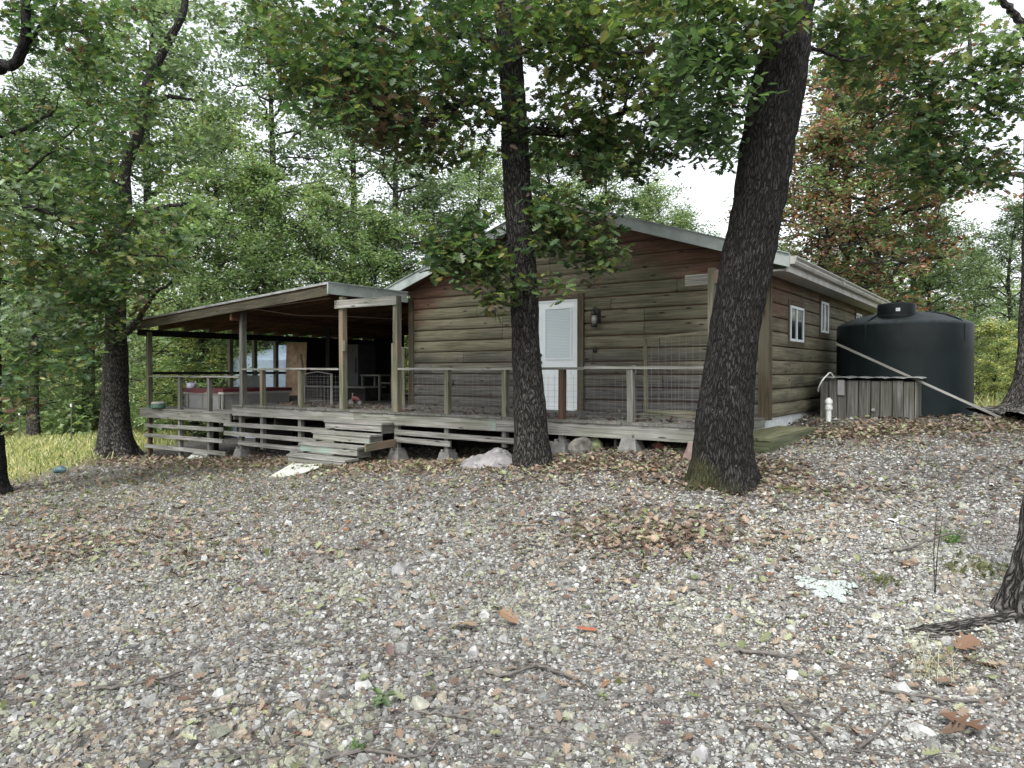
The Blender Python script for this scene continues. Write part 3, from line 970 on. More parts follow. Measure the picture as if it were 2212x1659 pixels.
def knob(name, X, Z, r):
    c = H(X, -.064, Z); d = Vector(H(X, -1, Z)) - Vector(H(X, 0, Z))
    mb = MB(); p = Vector(c)
    mb.tube([p, p + d * .008, p + d * .02, p + d * .05, p + d * .062], [r, r, r * .45, r * .95, r * .5], 12)
    return mb.build(name, M['black'], door, smooth=True)
knob('door_knob', a0 + .06, 1.78, .032); knob('deadbolt', a0 + .06, 1.92, .03)

# side windows
def side_window(b0, b1, z0, z1, lab=None, half=True):
    mb = HM(); t = .10
    for q0, q1, s0, s1 in ((b0 - t, b0 - .001, z0 - t, z1 + t), (b1 + .001, b1 + t, z0 - t, z1 + t), (b0, b1, z1 + .001, z1 + t), (b0, b1, z0 - t, z0 - .001)):
        mb.box(-.02, .047, q0, q1, s0, s1)
    f = .045
    tr = mb.build('window_trim', M['trim'], cabin)
    mb = HM()
    for q0, q1, s0, s1 in ((b0 + .002, b0 + f, z0 + .002, z1 - .002), (b1 - f, b1 - .002, z0 + .002, z1 - .002), (b0 + f + .001, b1 - f - .001, z1 - f, z1 - .002), (b0 + f + .001, b1 - f - .001, z0 + .002, z0 + f)):
        mb.box(-.01, .06, q0, q1, s0, s1)
    mid = (b0 + b1) / 2
    mb.box(-.01, .054, mid - .022, mid + .022, z0 + f + .001, z1 - f - .001)
    w = mb.build('window_frame', M['white'], cabin)
    mb = HM(); mb.box(.030, .036, b0 + f, mid - .023, z0 + f, z1 - f); mb.box(.038, .044, mid + .023, b1 - f, z0 + f, z1 - f)
    mb.build('pane', M['glass'], w)
side_window(1.21, 2.11, 2.13, 2.75)
side_window(3.47, 4.10, 2.38, 3.0)
side_window(7.0, 7.65, 2.38, 3.0)

# things hung on the front wall
def wall_pt(u, v, off=.05):
    a = (u - 1106) / 1560
    k = (CX * SN + CY * CS - off) / (a * SN + CS)
    return np.array((a * k, k, EYE + (803 - v) / 1560 * k))
lp = wall_pt(1283, 687, .13)
lan = thing('wall_lantern', 'dark metal lantern on the log wall just right of the white door', 'lantern', tuple(lp))
d = Vector(H(0, -1, 0)) - Vector(H(0, 0, 0)); L0 = Vector(lp)
mb = MB(); mb.lathe(L0, [(.055, -.17), (.062, -.155), (.062, -.13), (.03, -.12), (.028, -.11)], 14); mb.build('lamp_base', M['black'], lan, True)
mb = MB(); mb.lathe(L0, [(.03, -.109), (.045, -.07), (.05, -.02), (.038, .03), (.03, .05)], 14)
gl = mb.build('lamp_glass', plain('smoky_lamp_glass', (.20, .19, .18), .15, spec=.8), lan, True)
mb = MB(); mb.lathe(L0, [(.035, .051), (.06, .07), (.045, .09), (.03, .13), (.035, .15), (.01, .17)], 14); mb.build('lamp_cap', M['black'], lan, True)
mb = MB(); s_ = Vector((CS, -SN, 0))
for sg in (-1, 1):
    mb.tube([L0 + s_ * sg * .055 + Vector((0, 0, -.14)), L0 + s_ * sg * .085 + Vector((0, 0, -.02)), L0 + s_ * sg * .06 + Vector((0, 0, .11)), L0 + Vector((0, 0, .19))], .006, 6)
mb.tube([L0 + Vector((0, 0, .19)), L0 - d * .04 + Vector((0, 0, .21)), L0 - d * .09 + Vector((0, 0, .17))], .008, 6)
mb.build('lamp_handle', M['black'], lan, True)
mb = MB(); q = L0 - d * .092; mb.obox(q + s_ * .02 + Vector((0, 0, -.1)), s_ * .07, -d * .02, (0, 0, .28)); mb.build('wall_plate', M['black'], lan)

hp = Vector(wall_pt(1285, 756, .045))
mb = MB(); mb.lathe(hp, [(.03, -.05), (.04, -.03), (.042, .03), (.03, .05)], 10); mb.tube([hp, hp + d * .05 + Vector((0, 0, -.02)), hp + d * .06 + Vector((0, 0, .03))], .012, 6)
tag(mb.build('wall_hook', M['black'], None, True), 'small black hook on the wall below the lantern', 'hook')
op = Vector(wall_pt(1371, 798, .04))
mb = MB(); mb.obox(op - s_ * .04 - Vector((0, 0, .075)), s_ * .08, d * .035, (0, 0, .15)); mb.obox(op - s_ * .03 - Vector((0, 0, .06)) + d * .036, s_ * .06, d * .012, (0, 0, .055)); mb.obox(op - s_ * .03 + Vector((0, 0, .005)) + d * .036, s_ * .06, d * .012, (0, 0, .055))
tag(mb.build('outlet_box', M['pvcgrey'], None), 'grey outlet box low on the log wall beside the tall wire panel', 'outlet')
vp = Vector(wall_pt(975, 826, .035))
mb = MB(); mb.tube([vp, vp + d * .02, vp + d * .035], [.075, .07, .045], 14)
tag(mb.build('dryer_vent', M['black'], None, True), 'round dark vent low on the left part of the log wall', 'vent')
# thin white pipe beside the left corner of the cabin
pp = Vector(at(888, 752, 16.3)); pb = Vector(at(889, 858, 16.3))
mb = MB(); mb.tube([pp, (pp + pb) / 2 + Vector((.01, 0, 0)), pb], .018, 8); mb.tube([pp, pp + Vector((-.25, .1, .02))], .012, 6)
mb.obox(pb + Vector((-.06, 0, -.14)), (.08, 0, 0), (0, .05, 0), (0, 0, .2))
tag(mb.build('vertical_pipe', M['pvc'], None), 'thin white vertical pipe beside the left cabin corner', 'pipe')

# ------------------------------------------------------------------ deck
DZ, LZ, DB = .87, .69, -2.35
deck = thing('deck', 'long weathered wooden deck with slatted skirting and wire railing', 'deck', H(-6, -1.2, .2))
mb = HM()
X = -10.92
j = 0
while X < -.02:
    w = .138
    if X + w > 0: w = -X
    mb.box(X, X + w, DB - .045 + random.uniform(-.012, .012), (-.055 if X > -7.9 else 5.45), DZ - .032 - random.uniform(0, .003), DZ + random.uniform(-.003, .003))
    X += .143
X = -14.9
while X < -10.96:
    mb.box(X, X + .138, 0.55, 5.45, DZ - .032, DZ + random.uniform(-.003, .003)); X += .143
mb.build('deck_boards', M['floor'], deck)
mb = HM()
for k in range(21):
    b0 = DB - .04 + k * .143
    mb.box(-14.95 + random.uniform(-.02, .02), -10.95, b0, b0 + .138, LZ - .032, LZ + random.uniform(-.002, .002))
mb.build('lower_deck_boards', M['deck'], deck)
mb = HM(); mb.box(-14.9, -10.95, .5, .545, LZ - .1, DZ); mb.box(-10.945, -10.93, DB + .02, .54, LZ - .15, DZ - .034); mb.build('step_riser', M['deck'], deck)
# rim boards
for x0, x1, mt in ((-10.93, -7.0, 'deck'), (-6.995, -3.62, 'decktint'), (-3.615, .0, 'deck')):
    mb = HM(); mb.box(x0, x1, DB - .02, DB + .02, DZ - .235, DZ - .036); mb.build('rim_board', M[mt], deck)
mb = HM(); mb.box(-.04, .0, DB + .021, -.06, DZ - .235, DZ - .036); mb.build('rim_board', M['deck'], deck)
mb = HM(); mb.box(-14.92, -11.02, DB - .02, DB + .02, LZ - .235, LZ - .036); mb.build('rim_board', M['deck'], deck)
mb = HM(); mb.box(-14.92, -14.88, DB + .021, 5.4, LZ - .235, LZ - .036); mb.build('rim_board', M['dark'], deck)
mb = HM(); mb.box(-14.88, -10.96, -.2, -.16, LZ - .27, LZ - .04)
for k in range(9): mb.box(-14.3 + k * 1.6, -14.26 + k * 1.6, DB + .03, 2.4, LZ - .26, LZ - .045)
mb.build('joists', M['dark'], deck)
mb = HM()
for k in range(38): mb.box(-15.3 + k * .2, -15.3 + k * .2 + .196, .62, .65, (-.75 if k > 6 else -.2), .58)
mb.build('rear_skirting', M['dark'], deck)
mb = HM(); mb.box(-7.8, -.1, -.12, -.08, -.5, .62); mb.build('rear_skirting', M['dark'], deck)
# posts below, rail posts above
railp = [-9.93, -8.66, -4.72, -3.49, -2.41, -1.24]
for x in railp + [-10.70, -5.92, -7.35, -.1]:
    zb = gz(*H(x, DB + .07, 0)[:2])
    zt = DZ - .04
    mb = HM(); mb.box(x - .045, x + .045, DB + .022, DB + .112, min(zb + .18, zt - .2), zt); mb.build('support_post', M['postgrey'], deck)
for x in (-13.18, -11.94, -14.6):
    zb = gz(*H(x, DB + .07, 0)[:2])
    mb = HM(); mb.box(x - .045, x + .045, DB + .022, DB + .112, zb - .05, LZ - .04); mb.build('support_post', M['rustpost'] if x == -14.6 else M['postgrey'], deck)
for x, b in ((-14.6, -.5), (-14.6, 1.5), (-12.9, -.3), (-11.5, -.3), (-12.9, 1.8), (-11, 1.8), (-9, -.3), (-7.8, -.3), (-5, -.4), (-3, -.4)):
    zb = gz(*H(x, b, 0)[:2]); mb = HM(); mb.box(x - .07, x + .07, b - .07, b + .07, zb - .05, LZ - .05); mb.build('support_post', M['dark'], deck)
RZ = 1.675
for n_i, x in enumerate(railp):
    mt = {-2.41: 'rustpost', -1.24: 'postgrey'}.get(x, 'post')
    mb = HM(); mb.obox((x - .045, DB + .022, DZ + .002), (.09, 0, 0), (0, .09, 0), (random.uniform(-.012, .012), 0, RZ - .04 - DZ)); mb.build('railing_post', M[mt], deck)
for x in (-13.18, -11.94):
    mb = HM(); mb.box(x - .045, x + .045, DB + .022, DB + .112, LZ + .002, 1.46); mb.build('railing_post', M['postgrey'], deck)
def rail(x0, x1, z, n, sag=.01):
    mb = HM(); xs_ = np.linspace(x0, x1, n + 1)
    for a_, b_ in zip(xs_[:-1], xs_[1:]):
        mb.obox((a_, DB + .005, z - .038 + random.uniform(-sag, sag)), (b_ - a_ - .004, 0, random.uniform(-sag, sag)), (0, .115, 0), (0, 0, .038))
    return mb.build('top_rail', M['deck'], deck)
rail(-10.60, -7.45, RZ, 2); rail(-5.86, -.06, RZ, 3); rail(-14.54, -10.72, 1.50, 2)
# far rail along the left edge of the lower deck, and its posts
mb = HM(); mb.box(-14.72, -14.62, DB + .15, 2.0, 1.53, 1.60); mb.build('top_rail', M['dark'], deck)
# wire bays
def wire_panel(x0, x1, b, z0, z1, dx=.11, dz=.06, r=.0013, parent=None, name='wire_mesh', jit=.003):
    mb = HM()
    nx = int((x1 - x0) / dx)
    for k in range(nx + 1):
        x = x0 + (x1 - x0) * k / nx
        mb.obox((x, b, z0), (r * 2, 0, 0), (0, r * 2, 0), (random.uniform(-jit, jit), random.uniform(-jit, jit), z1 - z0))
    z = z0; k = 0
    while z <= z1 + .001:
        mb.obox((x0, b - r * 2 - .001, z), (x1 - x0, 0, random.uniform(-jit, jit)), (0, r * 2, 0), (0, 0, r * 2))
        z += dz * (1 + .12 * k); k += 1
    return mb.build(name, M['wire'], parent)
for a_, b_ in ((-8.60, -7.43), (-5.82, -4.77), (-4.67, -3.54), (-3.44, -2.46), (-2.36, -1.29), (-1.19, -.12)):
    wire_panel(a_, b_, DB + .118, DZ + .06, RZ - .12, parent=deck)
# skirting slats
def slat(x0, x1, z, z2, mt='deck', b=DB - .025, h=.09):
    mb = HM(); mb.obox((x0, b, z - h), (x1 - x0, 0, z2 - z), (0, .038, 0), (0, 0, h)); mb.build('skirting_slat', M[mt], deck)
slat(-11.25, -7.55, .475, .49); slat(-11.25, -7.55, .275, .27); slat(-10.72, -7.55, .085, .06)
slat(-14.72, -11.28, .30, .345, b=DB - .03); slat(-14.72, -11.3, .055, .085, b=DB - .03); slat(-14.72, -11.2, -.215, -.195, b=DB - .03)
slat(-5.92, -2.42, .555, .53); slat(-5.92, -4.6, .42, .41)
# corner deck blocks
def deck_block(X, B, lab, w=.29):
    x, y, _ = H(X, B, 0); z = gz(x, y)
    o = thing('concrete_block', lab, 'concrete block', (x, y, z), 'concrete blocks under the deck posts')
    mb = MB()
    V = []; 
    for s, zz_ in ((w / 2, -.06), (w / 2, .02), (w / 2 * .72, .2)):
        for a_, b_ in ((-1, -1), (1, -1), (1, 1), (-1, 1)): V.append((a_ * s, b_ * s, zz_))
    V = [Vector((v[0] * CS + v[1] * SN, -v[0] * SN + v[1] * CS, v[2])) + Vector((x, y, z)) for v in V]
    F = [(3, 2, 1, 0)]
    for r in (0, 4):
        for k in range(4): F.append((r + k, r + (k + 1) % 4, r + 4 + (k + 1) % 4, r + 4 + k))
    F.append((8, 9, 10, 11))
    mb.raw(V, F, [[(0, 0)] * 4] * len(F)); 
    mb.build('block_body', M['concrete'], o)
    mb = MB()
    for sg in (-1, 1):                                             # the saddle that grips the post
        c = Vector((x, y, z + .201)); a_ = Vector((CS, -SN, 0)) * sg
        mb.obox(c + a_ * .05 - Vector((SN, CS, 0)) * .09, a_ * .04, Vector((SN, CS, 0)) * .18, (0, 0, .045))
    mb.build('saddle', M['concrete'], o)
deck_block(-10.70, DB + .07, 'pale concrete block at the corner where the deck steps down')
deck_block(-8.75, DB + .07, 'concrete block under the deck just left of the steps')
deck_block(-5.92, DB + .07, 'concrete block in the leaves just right of the steps')
deck_block(-4.72, DB + .07, 'concrete block left of the grey plastic sheet')
deck_block(-2.41, DB + .07, 'concrete block between the thin straight tree and the boulder')
deck_block(-1.24, DB + .07, 'concrete block between the boulder and the leaning tree')

# steps
steps = thing('wooden_steps', 'four wide weathered wooden steps leading up to the deck', 'steps', H(-6.7, -3.2, 0))
for k in range(1, 5):
    z = DZ - .19 * k; b = DB - .03 - .285 * k
    x0, x1 = -7.46, -5.95
    mb = HM(); mb.box(x0 - .02, x1 + .03, b - .02, b + .135, z - .036, z + random.uniform(-.004, .004)); mb.box(x0 - .02, x1 + .03, b + .142, b + .29, z - .036, z + .001)
    mb.build('tread', M['deck'], steps)
    mb = HM(); mb.box(x0, x1, b, b + .038, z - .150, z - .040); mb.build('riser', M['decktint' if k in (2, 3) else 'deck'], steps)
for x in (-7.44, -6.0):
    mb = HM()
    for k in range(1, 5):
        z = DZ - .19 * k; b = DB - .03 - .285 * k
        mb.box(x, x + .038, b + .04, b + .33, z - .19, z - .038)
    mb.build('stringer', M['postgrey'], steps)
mb = HM(); mb.obox((-5.91, DB - .75, .22), (0, .72, .03), (.036, 0, 0), (0, .0, .13)); mb.build('side_board', M['post'], steps)

# low platform at the right end of the deck
plat = thing('wooden_platform', 'low wooden platform step at the right front corner of the cabin', 'platform', H(.3, -.6, .6))
mb = HM()
for k in range(4):
    mb.box(.012 + k * .143, .15 + k * .143, -1.86, .66, .668, .70 + random.uniform(-.002, .002))
mb.build('platform_boards', wood('mossy_tread_wood', (.06, .06, .03), (.13, .13, .075), (.20, .20, .13)), plat)
mt = wood('mossy_side_wood', (.05, .055, .03), (.10, .11, .065), (.16, .17, .11))
mb = HM(); mb.box(.01, .58, -1.84, -1.80, .50, .666); mb.box(.545, .585, -1.79, .65, .48, .665); mb.build('platform_frame', mt, plat)
mb = HM(); mb.box(.02, .20, -1.78, -1.6, .38, .50); mb.build('platform_foot', M['concrete'], plat)

# ------------------------------------------------------------------ porch
porch = thing('porch', 'open sided wooden porch with a low sloping metal roof', 'porch', H(-11, 1.5, .87))
def pz(X): return 3.29 + (X + 7.38) * .0569          # top of the porch roof
X0P, X1P, B0P, B1P = -14.98, -7.45, -2.62, 5.7
mb = HM()
mb.obox((X0P, B0P, pz(X0P) - .02), (-8.26 - X0P, 0, (-8.26 - X0P) * .0569), (0, B1P - B0P, 0), (0, 0, .018))
mb.obox((-8.255, B0P, pz(-8.255) - .02), (-7.45 + 8.255, 0, (.805) * .0569), (0, 2.15, 0), (0, 0, .018))
k = 0
while B0P + k * .23 < B1P:
    b = B0P + k * .23
    e = X1P if b < -.55 else -8.27
    mb.obox((X0P - .03, b, pz(X0P) + .0), (e - X0P + .03, 0, (e - X0P) * .0569), (0, .04, 0), (0, 0, .022))
    k += 1
mb.build('porch_roof', M['roof'], porch)
mb = HM(); mb.obox((X0P, B0P + .02, pz(X0P) - .04), (-8.27 - X0P, 0, (-8.27 - X0P) * .0569), (0, B1P - B0P - .03, 0), (0, 0, .016)); mb.obox((-8.25, B0P + .02, pz(-8.25) - .04), (.78, 0, .78 * .0569), (0, 2.1, 0), (0, 0, .016))
mb.build('porch_ceiling', M['under'], porch)
mb = HM(); mb.obox((X0P + .05, B0P + .03, pz(X0P) - .225), (7.46, 0, 7.46 * .0569), (0, .04, 0), (0, 0, .18)); mb.build('front_rafter', M['rafter'], porch)
for b in (-1.9, -1.2, -.5, .2, .9, 1.6, 2.3, 3., 3.7, 4.4, 5.1):
    e = -7.6 if b < -.6 else -8.3
    mb = HM(); mb.obox((X0P + .1, b, pz(X0P) - .20), (e - X0P - .1, 0, (e - X0P - .1) * .0569), (0, .04, 0), (0, 0, .155)); mb.build('rafter', M['under'], porch)
for x, z in ((-14.66, 2.5), (-10.70, 2.72)):
    mb = HM(); mb.box(x - .03, x + .03, B0P + .08, B1P - .1, z, z + .16); mb.build('beam', M['under'] if x > -12 else M['dark'], porch)
mb = HM(); mb.box(-7.445, -7.415, B0P, -.47, 3.08, 3.30); mb.box(-7.41, -7.39, B0P - .01, -.47, 3.295, 3.31); mb.build('end_fascia', M['fascia'], porch)
mb = HM(); mb.obox((-7.52, DB - .03, 2.82), (1.66, 0, -.01), (0, .04, 0), (0, 0, .155)); mb.build('header_board', M['decktint'], porch)
for x, z0, z1, mt in ((-7.38, DZ, 3.04, 'post'), (-5.93, DZ, 2.97, 'post'), (-10.65, LZ, 2.90, 'postgrey'), (-14.61, LZ, 2.60, 'post')):
    mb = HM(); mb.obox((x - .055, DB + .013, z0 + .003), (.11, 0, 0), (0, .11, 0), (random.uniform(-.015, .015), 0, z1 - z0)); mb.build('porch_post', M[mt], porch)
mb = HM(); mb.box(-6.03, -5.99, DB + .02, DB + .11, DZ, 2.12); mb.build('post_board', M['post'], porch)
mb = HM(); mb.box(-7.32, -7.24, DB - .02, DB + .012, 2.0, 2.2); mb.build('post_block', M['post'], porch)
for b in (.02, .79, 1.51, 5.3):
    mb = HM(); mb.box(-14.72, -14.60, b - .05, b + .05, DZ - .3, 2.52); mb.build('porch_post', M['post'] if b < 1 else M['postgrey'], porch)
mb = HM(); mb.box(-10.75, -10.65, 5.25, 5.35, DZ, 2.75); mb.build('porch_post', M['dark'], porch)
ip = at(708, 868, 18.6)
mb = MB(); mb.obox((ip[0] - .05, ip[1], DZ), (.1, 0, 0), (0, .1, 0), (0, 0, 2.0)); mb.build('porch_post', M['dark'], porch)
# walls of the enclosed rear corner, and a hidden stretch toward the cabin
mb = HM()
b = 2.55
while b < 5.3: mb.box(-14.66, -14.63, b, b + .195, .7, 2.5); b += .2
x = -14.6
while x < -13.36: mb.box(x, x + .195, 5.36, 5.39, .7, 2.9); x += .2
x = -12.8
while x < -8: mb.box(x, x + .195, 5.36, 5.39, .7, 3.0); x += .2  # unseen stretch, added to keep outside light from brightening the porch
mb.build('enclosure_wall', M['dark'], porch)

# things on the porch
osb = HM(); osb.obox((-14.55, 1.75, .9), (.80, .10, 0), (0, .02, 0), (.0, .05, 1.56))
tag(osb.build('plywood_sheet', M['osb'], None), 'stained plywood sheet standing upright at the far side of the porch', 'plywood sheet')
a_ = at(650, 765, 19.9); b_ = at(662, 845, 19.7)
mb = MB(); mb.bar(tuple(a_), tuple(b_), .05, .03, (0, 1, 0)); tag(mb.build('wood_stake', M['deck'], None), 'pale board leaning against the upright plywood sheet', 'board')

# hot tub
tub = thing('hot_tub', 'grey hot tub with a maroon cover on the lower deck', 'hot tub', H(-13.4, -.7, LZ))
tx0, tx1, tb0, tb1 = -14.15, -12.45, -1.60, .30
mb = HM(); mb.box(tx0, tx1, tb0, tb1, LZ + .002, LZ + .36)
for k in range(9):
    z = LZ + .04 + k * .034
    for x0, x1 in ((tx0 + .2, (tx0 + tx1) / 2 - .05), ((tx0 + tx1) / 2 + .05, tx1 - .2)):
        mb.box(x0, x1, tb0 - .012, tb0 - .002, z, z + .024)
    mb.box(tx1 + .002, tx1 + .012, tb0 + .2, tb1 - .2, z, z + .024)
mb.build('tub_panel', M['tub'], tub)
mb = HM()
for x in (tx0 - .01, tx0 + .13, tx1 - .17, tx1 - .03): mb.box(x, x + .05, tb0 - .022, tb0 - .001, LZ + .004, LZ + .35)
mb.build('corner_strip', M['postgrey'], tub)
mb = HM(); mb.box(tx0 - .04, tx1 + .04, tb0 - .04, tb1 + .04, LZ + .362, LZ + .415); mb.build('tub_rim', M['gutter'], tub)
mb = HM(); mb.box(tx0 - .05, tx1 + .05, tb0 - .05, (tb0 + tb1) / 2 - .01, LZ + .417, LZ + .50); mb.box(tx0 - .05, tx1 + .05, (tb0 + tb1) / 2 + .01, tb1 + .05, LZ + .417, LZ + .50)
for k in range(5): mb.obox((tx0 + .3 * k, tb0 - .06, LZ + .40 - .01 * (k % 3)), (.32, 0, random.uniform(-.02, .02)), (0, .008, 0), (0, 0, .06))
mb.build('tub_cover', M['tubcover'], tub)
mb = HM(); mb.box(tx0 - .02, tx0 + .9, tb1 - .25, tb1 - .22, LZ + .502, 1.50); mb.build('folded_cover_panel', plain('grey_green_vinyl', (.06, .07, .065), .6), tub)
c = at(409, 832, 18.3); zc = LZ + .50
mb = MB(); mb.tube([(c[0], c[1] + .1, zc), (c[0], c[1] + .1, zc + .05), (c[0], c[1] + .1, zc + .12), (c[0], c[1] + .1, zc + .135)], [.10, .12, .09, .04], 10)
mb.tube([(c[0] - .1, c[1] + .1, zc + .1), (c[0] - .13, c[1] + .1, zc + .17)], .018, 6); mb.tube([(c[0] + .1, c[1] + .1, zc + .1), (c[0] + .13, c[1] + .1, zc + .17)], .018, 6)
tag(mb.build('white_basket', plain('lilac_white_plastic', (.55, .52, .68), .5), None, True), 'small white basket sitting on the maroon hot tub cover', 'basket')
# green pot
c = at(342, 880, 17.7)
pot = thing('lidded_pot', 'small green lidded pot on the lower deck near the left corner post', 'pot', (c[0], c[1], LZ))
mb = MB(); mb.lathe((c[0], c[1], LZ + .004), [(.13, 0), (.17, .03), (.17, .11), (.155, .13)], 20); mb.build('pot_body', M['green'], pot, True)
mb = MB(); mb.lathe((c[0], c[1], LZ + .136), [(.165, 0), (.15, .03), (.10, .045), (.02, .05)], 20); mb.build('pot_lid', M['gutter'], pot, True)
mb = MB(); c = at(315, 882, 18); mb.lathe((c[0] + .2, c[1] - .2, LZ + .004), [(.05, 0), (.055, .06), (.03, .07)], 12); tag(mb.build('small_jar', M['green'], None, True), 'tiny dark green jar beside the lidded pot', 'jar')
# bench box
bench = thing('bench_box', 'long low grey topped bench box behind the porch railing', 'bench', H(-11.6, .2, DZ))
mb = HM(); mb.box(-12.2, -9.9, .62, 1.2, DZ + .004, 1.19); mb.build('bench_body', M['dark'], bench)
mb = HM(); mb.box(-12.35, -9.85, .55, .90, 1.193, 1.235); mb.box(-12.35, -9.85, .91, 1.25, 1.193, 1.235); mb.build('bench_top', M['deck'], bench)
# wire fence panel leaning behind the railing
mb = MB()
p0 = at(656, 792, 16.2); p1 = at(716, 795, 15.9)
fp = thing('wire_fence_panel', 'light wooden framed wire panel standing behind the railing left of the steps', 'fence panel', (p0[0], p0[1], DZ))
top = [(p0[0], p0[1], 1.55), ((p0[0] + p1[0]) / 2, (p0[1] + p1[1]) / 2, 1.60), (p1[0], p1[1], 1.55)]
mb.tube(top, .012, 6); mb.obox((p1[0] - .03, p1[1], DZ + .004), (.05, 0, 0), (0, .05, 0), (0, 0, .68)); mb.obox((p0[0] - .03, p0[1], DZ + .004), (.05, 0, 0), (0, .05, 0), (0, 0, .68)); mb.build('panel_frame', M['deck'], fp)
mb = MB()
for k in range(9):
    t = k / 8; q = Vector(p0) * (1 - t) + Vector(p1) * t; mb.tube([(q.x, q.y, DZ + .02), (q.x, q.y, 1.55)], .0025, 3, False)
for k in range(9):
    z = DZ + .03 + k * .075; mb.tube([(p0[0], p0[1], z), (p1[0], p1[1], z)], .0025, 3, False)
mb.build('panel_wire', M['wire'], fp)
# freezer, bench, chair, toy in the gloom
c = at(758, 863, 19.0)
fr = thing('upright_freezer', 'dark grey upright freezer in the gloom of the porch', 'freezer', (c[0], c[1], DZ))
def hbox(mb, c, x0, x1, b0, b1, z0, z1):
    o = Vector((c[0], c[1], 0)); a_ = Vector((CS, -SN, 0)); b_ = Vector((SN, CS, 0))
    return mb.obox(o + a_ * x0 + b_ * b0 + Vector((0, 0, z0)), a_ * (x1 - x0), b_ * (b1 - b0), (0, 0, z1 - z0))
mb = MB(); hbox(mb, c, -.3, .3, .03, .6, DZ + .01, DZ + 1.45); mb.build('freezer_body', plain('dim_grey_enamel', (.03, .031, .034), .5), fr)
mb = MB(); hbox(mb, c, -.3, .3, -.02, .026, DZ + .02, DZ + 1.44); dr = mb.build('freezer_door', plain('dim_grey_door', (.034, .035, .039), .5), fr)
mb = MB(); hbox(mb, c, .2, .23, -.05, -.022, DZ + .7, DZ + 1.1); mb.build('freezer_handle', M['black'], dr)
c = at(800, 868, 18.2)
wb = thing('side_table', 'dark wooden side table standing inside the porch', 'table', (c[0], c[1], DZ))
mb = MB(); hbox(mb, c, -.35, .35, -.02, .5, DZ + .62, DZ + .66); mb.build('table_top', M['postgrey'], wb)
for sx in (-.33, .28):
    for sb in (0, .43):
        mb = MB(); hbox(mb, c, sx, sx + .05, sb, sb + .05, DZ + .003, DZ + .618); mb.build('leg', M['postgrey'], wb)
c = at(845, 866, 18.6)
ch = thing('wooden_chair', 'dark wooden chair standing inside the porch near the cabin', 'chair', (c[0], c[1], DZ))
mb = MB(); hbox(mb, c, -.22, .22, -.2, .22, DZ + .42, DZ + .46); mb.build('seat', M['postgrey'], ch)
for sx in (-.21, .17):
    mb = MB(); hbox(mb, c, sx, sx + .04, -.2, -.16, DZ + .003, DZ + .418); mb.build('leg', M['postgrey'], ch)
    mb = MB(); hbox(mb, c, sx, sx + .04, .225, .262, DZ + .003, DZ + .95); mb.build('rear_leg', M['postgrey'], ch)
mb = MB()
for z in (.58, .72, .86): hbox(mb, c, -.168, .168, .23, .25, DZ + z, DZ + z + .06)
mb.build('backrest', M['postgrey'], ch)
c = at(768, 873, 15.9); zt = DZ
toy = thing('toy_tricycle', 'small faded red toy tricycle on the porch floor behind the steps', 'tricycle', (c[0], c[1], DZ))
c = Vector((c[0], c[1], zt))
mb = MB(); mb.tube([c + Vector((-.08, 0, .08)), c + Vector((-.05, 0, .16)), c + Vector((.03, 0, .13)), c + Vector((.09, 0, .10))], [.02, .05, .055, .03], 8); mb.build('toy_body', M['red'], toy, True)
for nm, dx, dy, r in (('wheel', -.1, 0, .06), ('wheel', .1, .07, .045), ('wheel', .1, -.07, .045)):
    mb = MB(); mb.tube([c + Vector((dx, dy - .01, r + .003)), c + Vector((dx, dy + .01, r + .003))], r, 14); mb.build(nm, M['wire'], toy, True)
mb = MB(); mb.tube([c + Vector((-.09, 0, .08)), c + Vector((-.06, 0, .25))], .008, 6); mb.tube([c + Vector((-.06, -.07, .25)), c + Vector((-.06, .07, .25))], .008, 6); mb.build('handlebar', M['gutter'], toy)
# clothes line
a_ = at(545, 667, 15.6); b_ = at(713, 644, 14.4); c_ = at(560, 667, 15.7); e_ = at(870, 690, 17.5)
mb = MB(); mb.tube([tuple(b_), tuple(a_)], .009, 5); mid = (np.array(c_) * .5 + np.array(e_) * .5); mid[2] -= .02
mb.tube([tuple(a_), tuple(at(640, 681, 15.9)), tuple(at(760, 684, 16.7)), tuple(e_)], .008, 5)
tag(mb.build('clothes_line', M['rope'], None), 'thin pale rope strung below the porch ceiling', 'rope')
# short gate post at the cabin corner
c = at(869, 876, 15.6)
mb = MB(); mb.obox((c[0] - .05, c[1], DZ + .003), (.1, 0, 0), (0, .1, 0), (0, 0, 1.24)); tag(mb.build('gate_post', M['post'], None), 'short greenish post left of the cabin corner on the deck', 'post')

# ------------------------------------------------------------------ tall wire panel on the deck
gp = thing('garden_gate_panel', 'tall wooden framed wire panel standing on the deck beside the leaning tree', 'wire panel', H(-1.3, -.8, DZ))
xl, xr, bg = -1.73, -.32, -.80
mb = HM(); mb.obox((xl, bg, DZ + .05), (.055, 0, 0), (0, .04, 0), (-.035, 0, 1.22)); mb.obox((xr, bg, DZ + .05), (.055, 0, 0), (0, .04, 0), (0, 0, 1.32))
pts = [(xl - .04, 2.135), (-1.3, 2.155), (-.85, 2.185), (xr + .03, 2.24)]
for (x0, z0), (x1, z1) in zip(pts[:-1], pts[1:]): mb.obox((x0, bg - .012, z0), (x1 - x0, 0, z1 - z0), (0, .05, 0), (0, 0, .04))
mb.obox((xl + .057, bg, DZ + .05), (xr - xl - .06, 0, 0), (0, .04, 0), (0, 0, .06))
mb.build('panel_frame', M['post'], gp)
mb = HM()
for k in range(1, 12):
    x = xl + (xr - xl) * k / 12; mb.obox((x, bg - .006, DZ + .1), (.005, 0, 0), (0, .005, 0), (random.uniform(-.02, .02), 0, 1.18 + .08 * k / 12))
